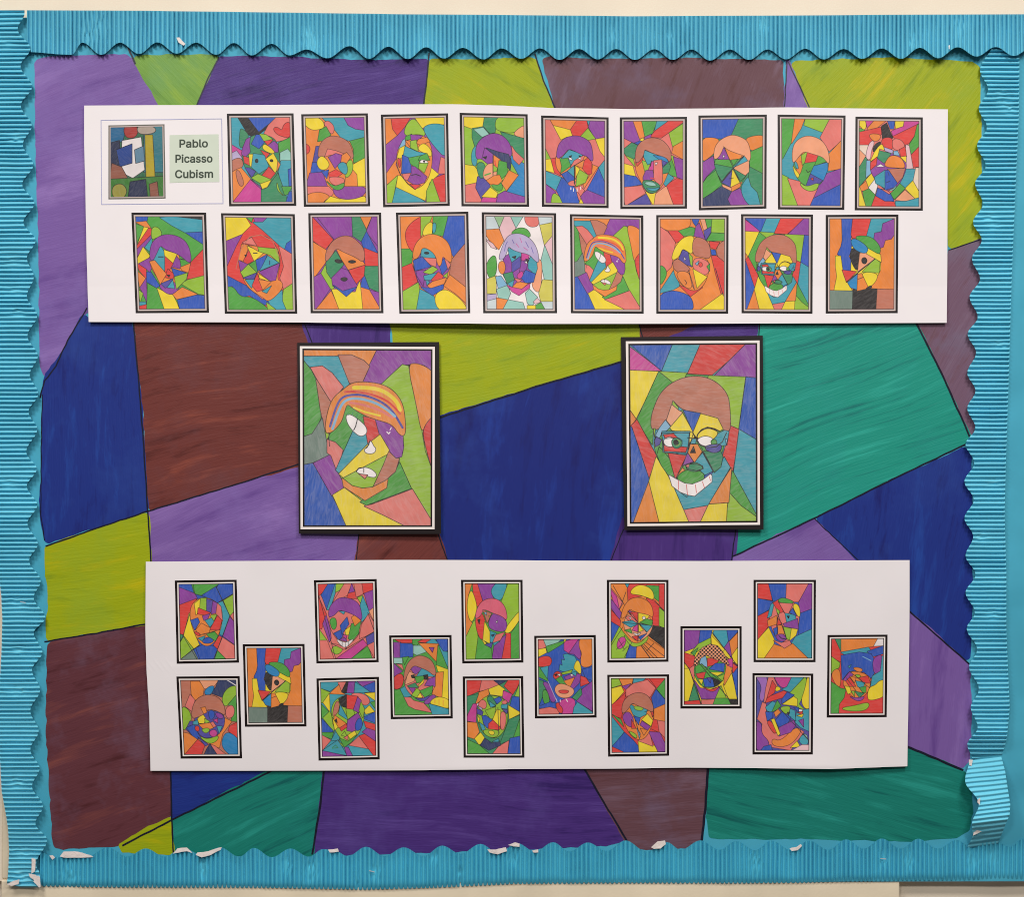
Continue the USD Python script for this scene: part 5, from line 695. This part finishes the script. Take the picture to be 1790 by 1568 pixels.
# plain abstract stand-in for the small printed painting
fo = Polygon(pts('189.5,218.5 287.5,216.5 289.5,346.5 189.5,348')); fi = inset(fo, 2.2); fj = inset(fo, 3.6)
ABS = """d 180,210 300,210 300,360 180,360;t 252,212 296,212 296,300 252,300;q 186,214 222,214 214,246 186,252;~r 216,222 232,216 242,226 236,240 220,240;m 186,252 208,246 212,312 186,316;
w 214,246 246,240 252,296 232,310 212,300;b 204,262 230,252 230,284 210,290;s 236,262 250,256 252,280 238,284;y 254,236 266,236 270,308 256,308;n 196,286 212,292 224,314 192,318;~z 240,222 252,218 270,222 272,230 256,234 242,232;
g 186,314 292,308 292,352 186,352;~f 196,326 212,320 222,332 216,346 198,346;m 228,318 254,314 258,352 224,352;n 262,322 274,318 278,352 264,352"""
DRAW['ABS'] = ('Z', '', '', ABS); REG['Z'] = (0, 0, 10.0)
V_, F_, C_, N_ = join([(tuple(np.array(c) * (0.95 if min(c) > 200 else 0.74)), g) for c, g, ink in areas('ABS', fj, 1.2)], hc, 24)
ab = put(ban1, 'printed_picture', V_, F_, PENS, N_, C_, 'small dark abstract picture of coloured shapes beside the caption')
flat(ab, 'grey_frame', fo.difference(fi), hc, plain('grey_green_frame', lin(104, 100, 92), 0.5, 0.1, 60)); flat(ab, 'light_frame_line', fi.difference(fj), hc, MATG)

# ------------------------------------------------------------------ the two large framed portraits
def soft(c):
    c = np.array(c, float); return tuple(np.minimum(c.mean() + (c - c.mean()) * 0.86 + 3, 240))
def framed(key, label, mount, white, edge_h, tilt):
    m = Polygon(pts(mount)); w = Polygon(pts(white))
    cx_, cy_ = m.centroid.x, m.centroid.y
    def hf(x, y): return edge_h + 0.0025 + tilt[0] * (np.asarray(x, float) - cx_) / 120 + tilt[1] * (np.asarray(y, float) - cy_) / 165 + 0.0006 * noise2(x, y, 120, 81, 2)
    th = thing('framed_portrait', label, 'framed portrait', P(cx_, m.bounds[3], 0.0))
    sheet(th, 'black_mount', m, lambda x, y: hf(x, y), BLACK, 0.0018, 22)
    w2, w3 = inset(w, 4.2), inset(w, 6.6)
    h1 = lambda x, y: hf(x, y) + 0.0003
    flat(th, 'white_border', w.difference(w2), h1, MAT2)
    flat(th, 'black_inner_border', w2.difference(w3), h1, INKB)
    INSET[key] = INSET[key]
    A = [(soft(c), g, ink) for c, g, ink in areas(key, w3, 1.3)]
    V, F, C, Nn = join([(c, g) for c, g, ink in A if ink], h1, 20)
    d = put(th, 'drawing', V, F, PENL, Nn, C, 'pencil outlines of the drawing')
    for c, g, ink in A:
        if not ink:
            for q in polys(g):
                if q.area > 4: flat(d, 'colour_patch', q, h1, PENL, 22, lin(*c))
framed('U', 'left framed portrait with striped orange hair and one slanted white eye, on a black mount', '519.5,599 640,598.5 767.5,597.5 769.5,760 771,933.5 640,933.8 522.5,933 521,760', '524.2,605 760.3,606 759.6,925.5 525.4,925.5', 0.012, (0.0016, 0.0022))
framed('V', 'right framed portrait with brown hair, glasses and a toothy grin, on a black mount', '1085.5,589 1210,588 1333.5,586.5 1334.5,760 1334.8,926 1210,925.5 1091.5,927 1088,760', '1094,596.5 1327.8,595 1328.6,917.5 1096.8,920', 0.012, (0.0012, 0.0026))
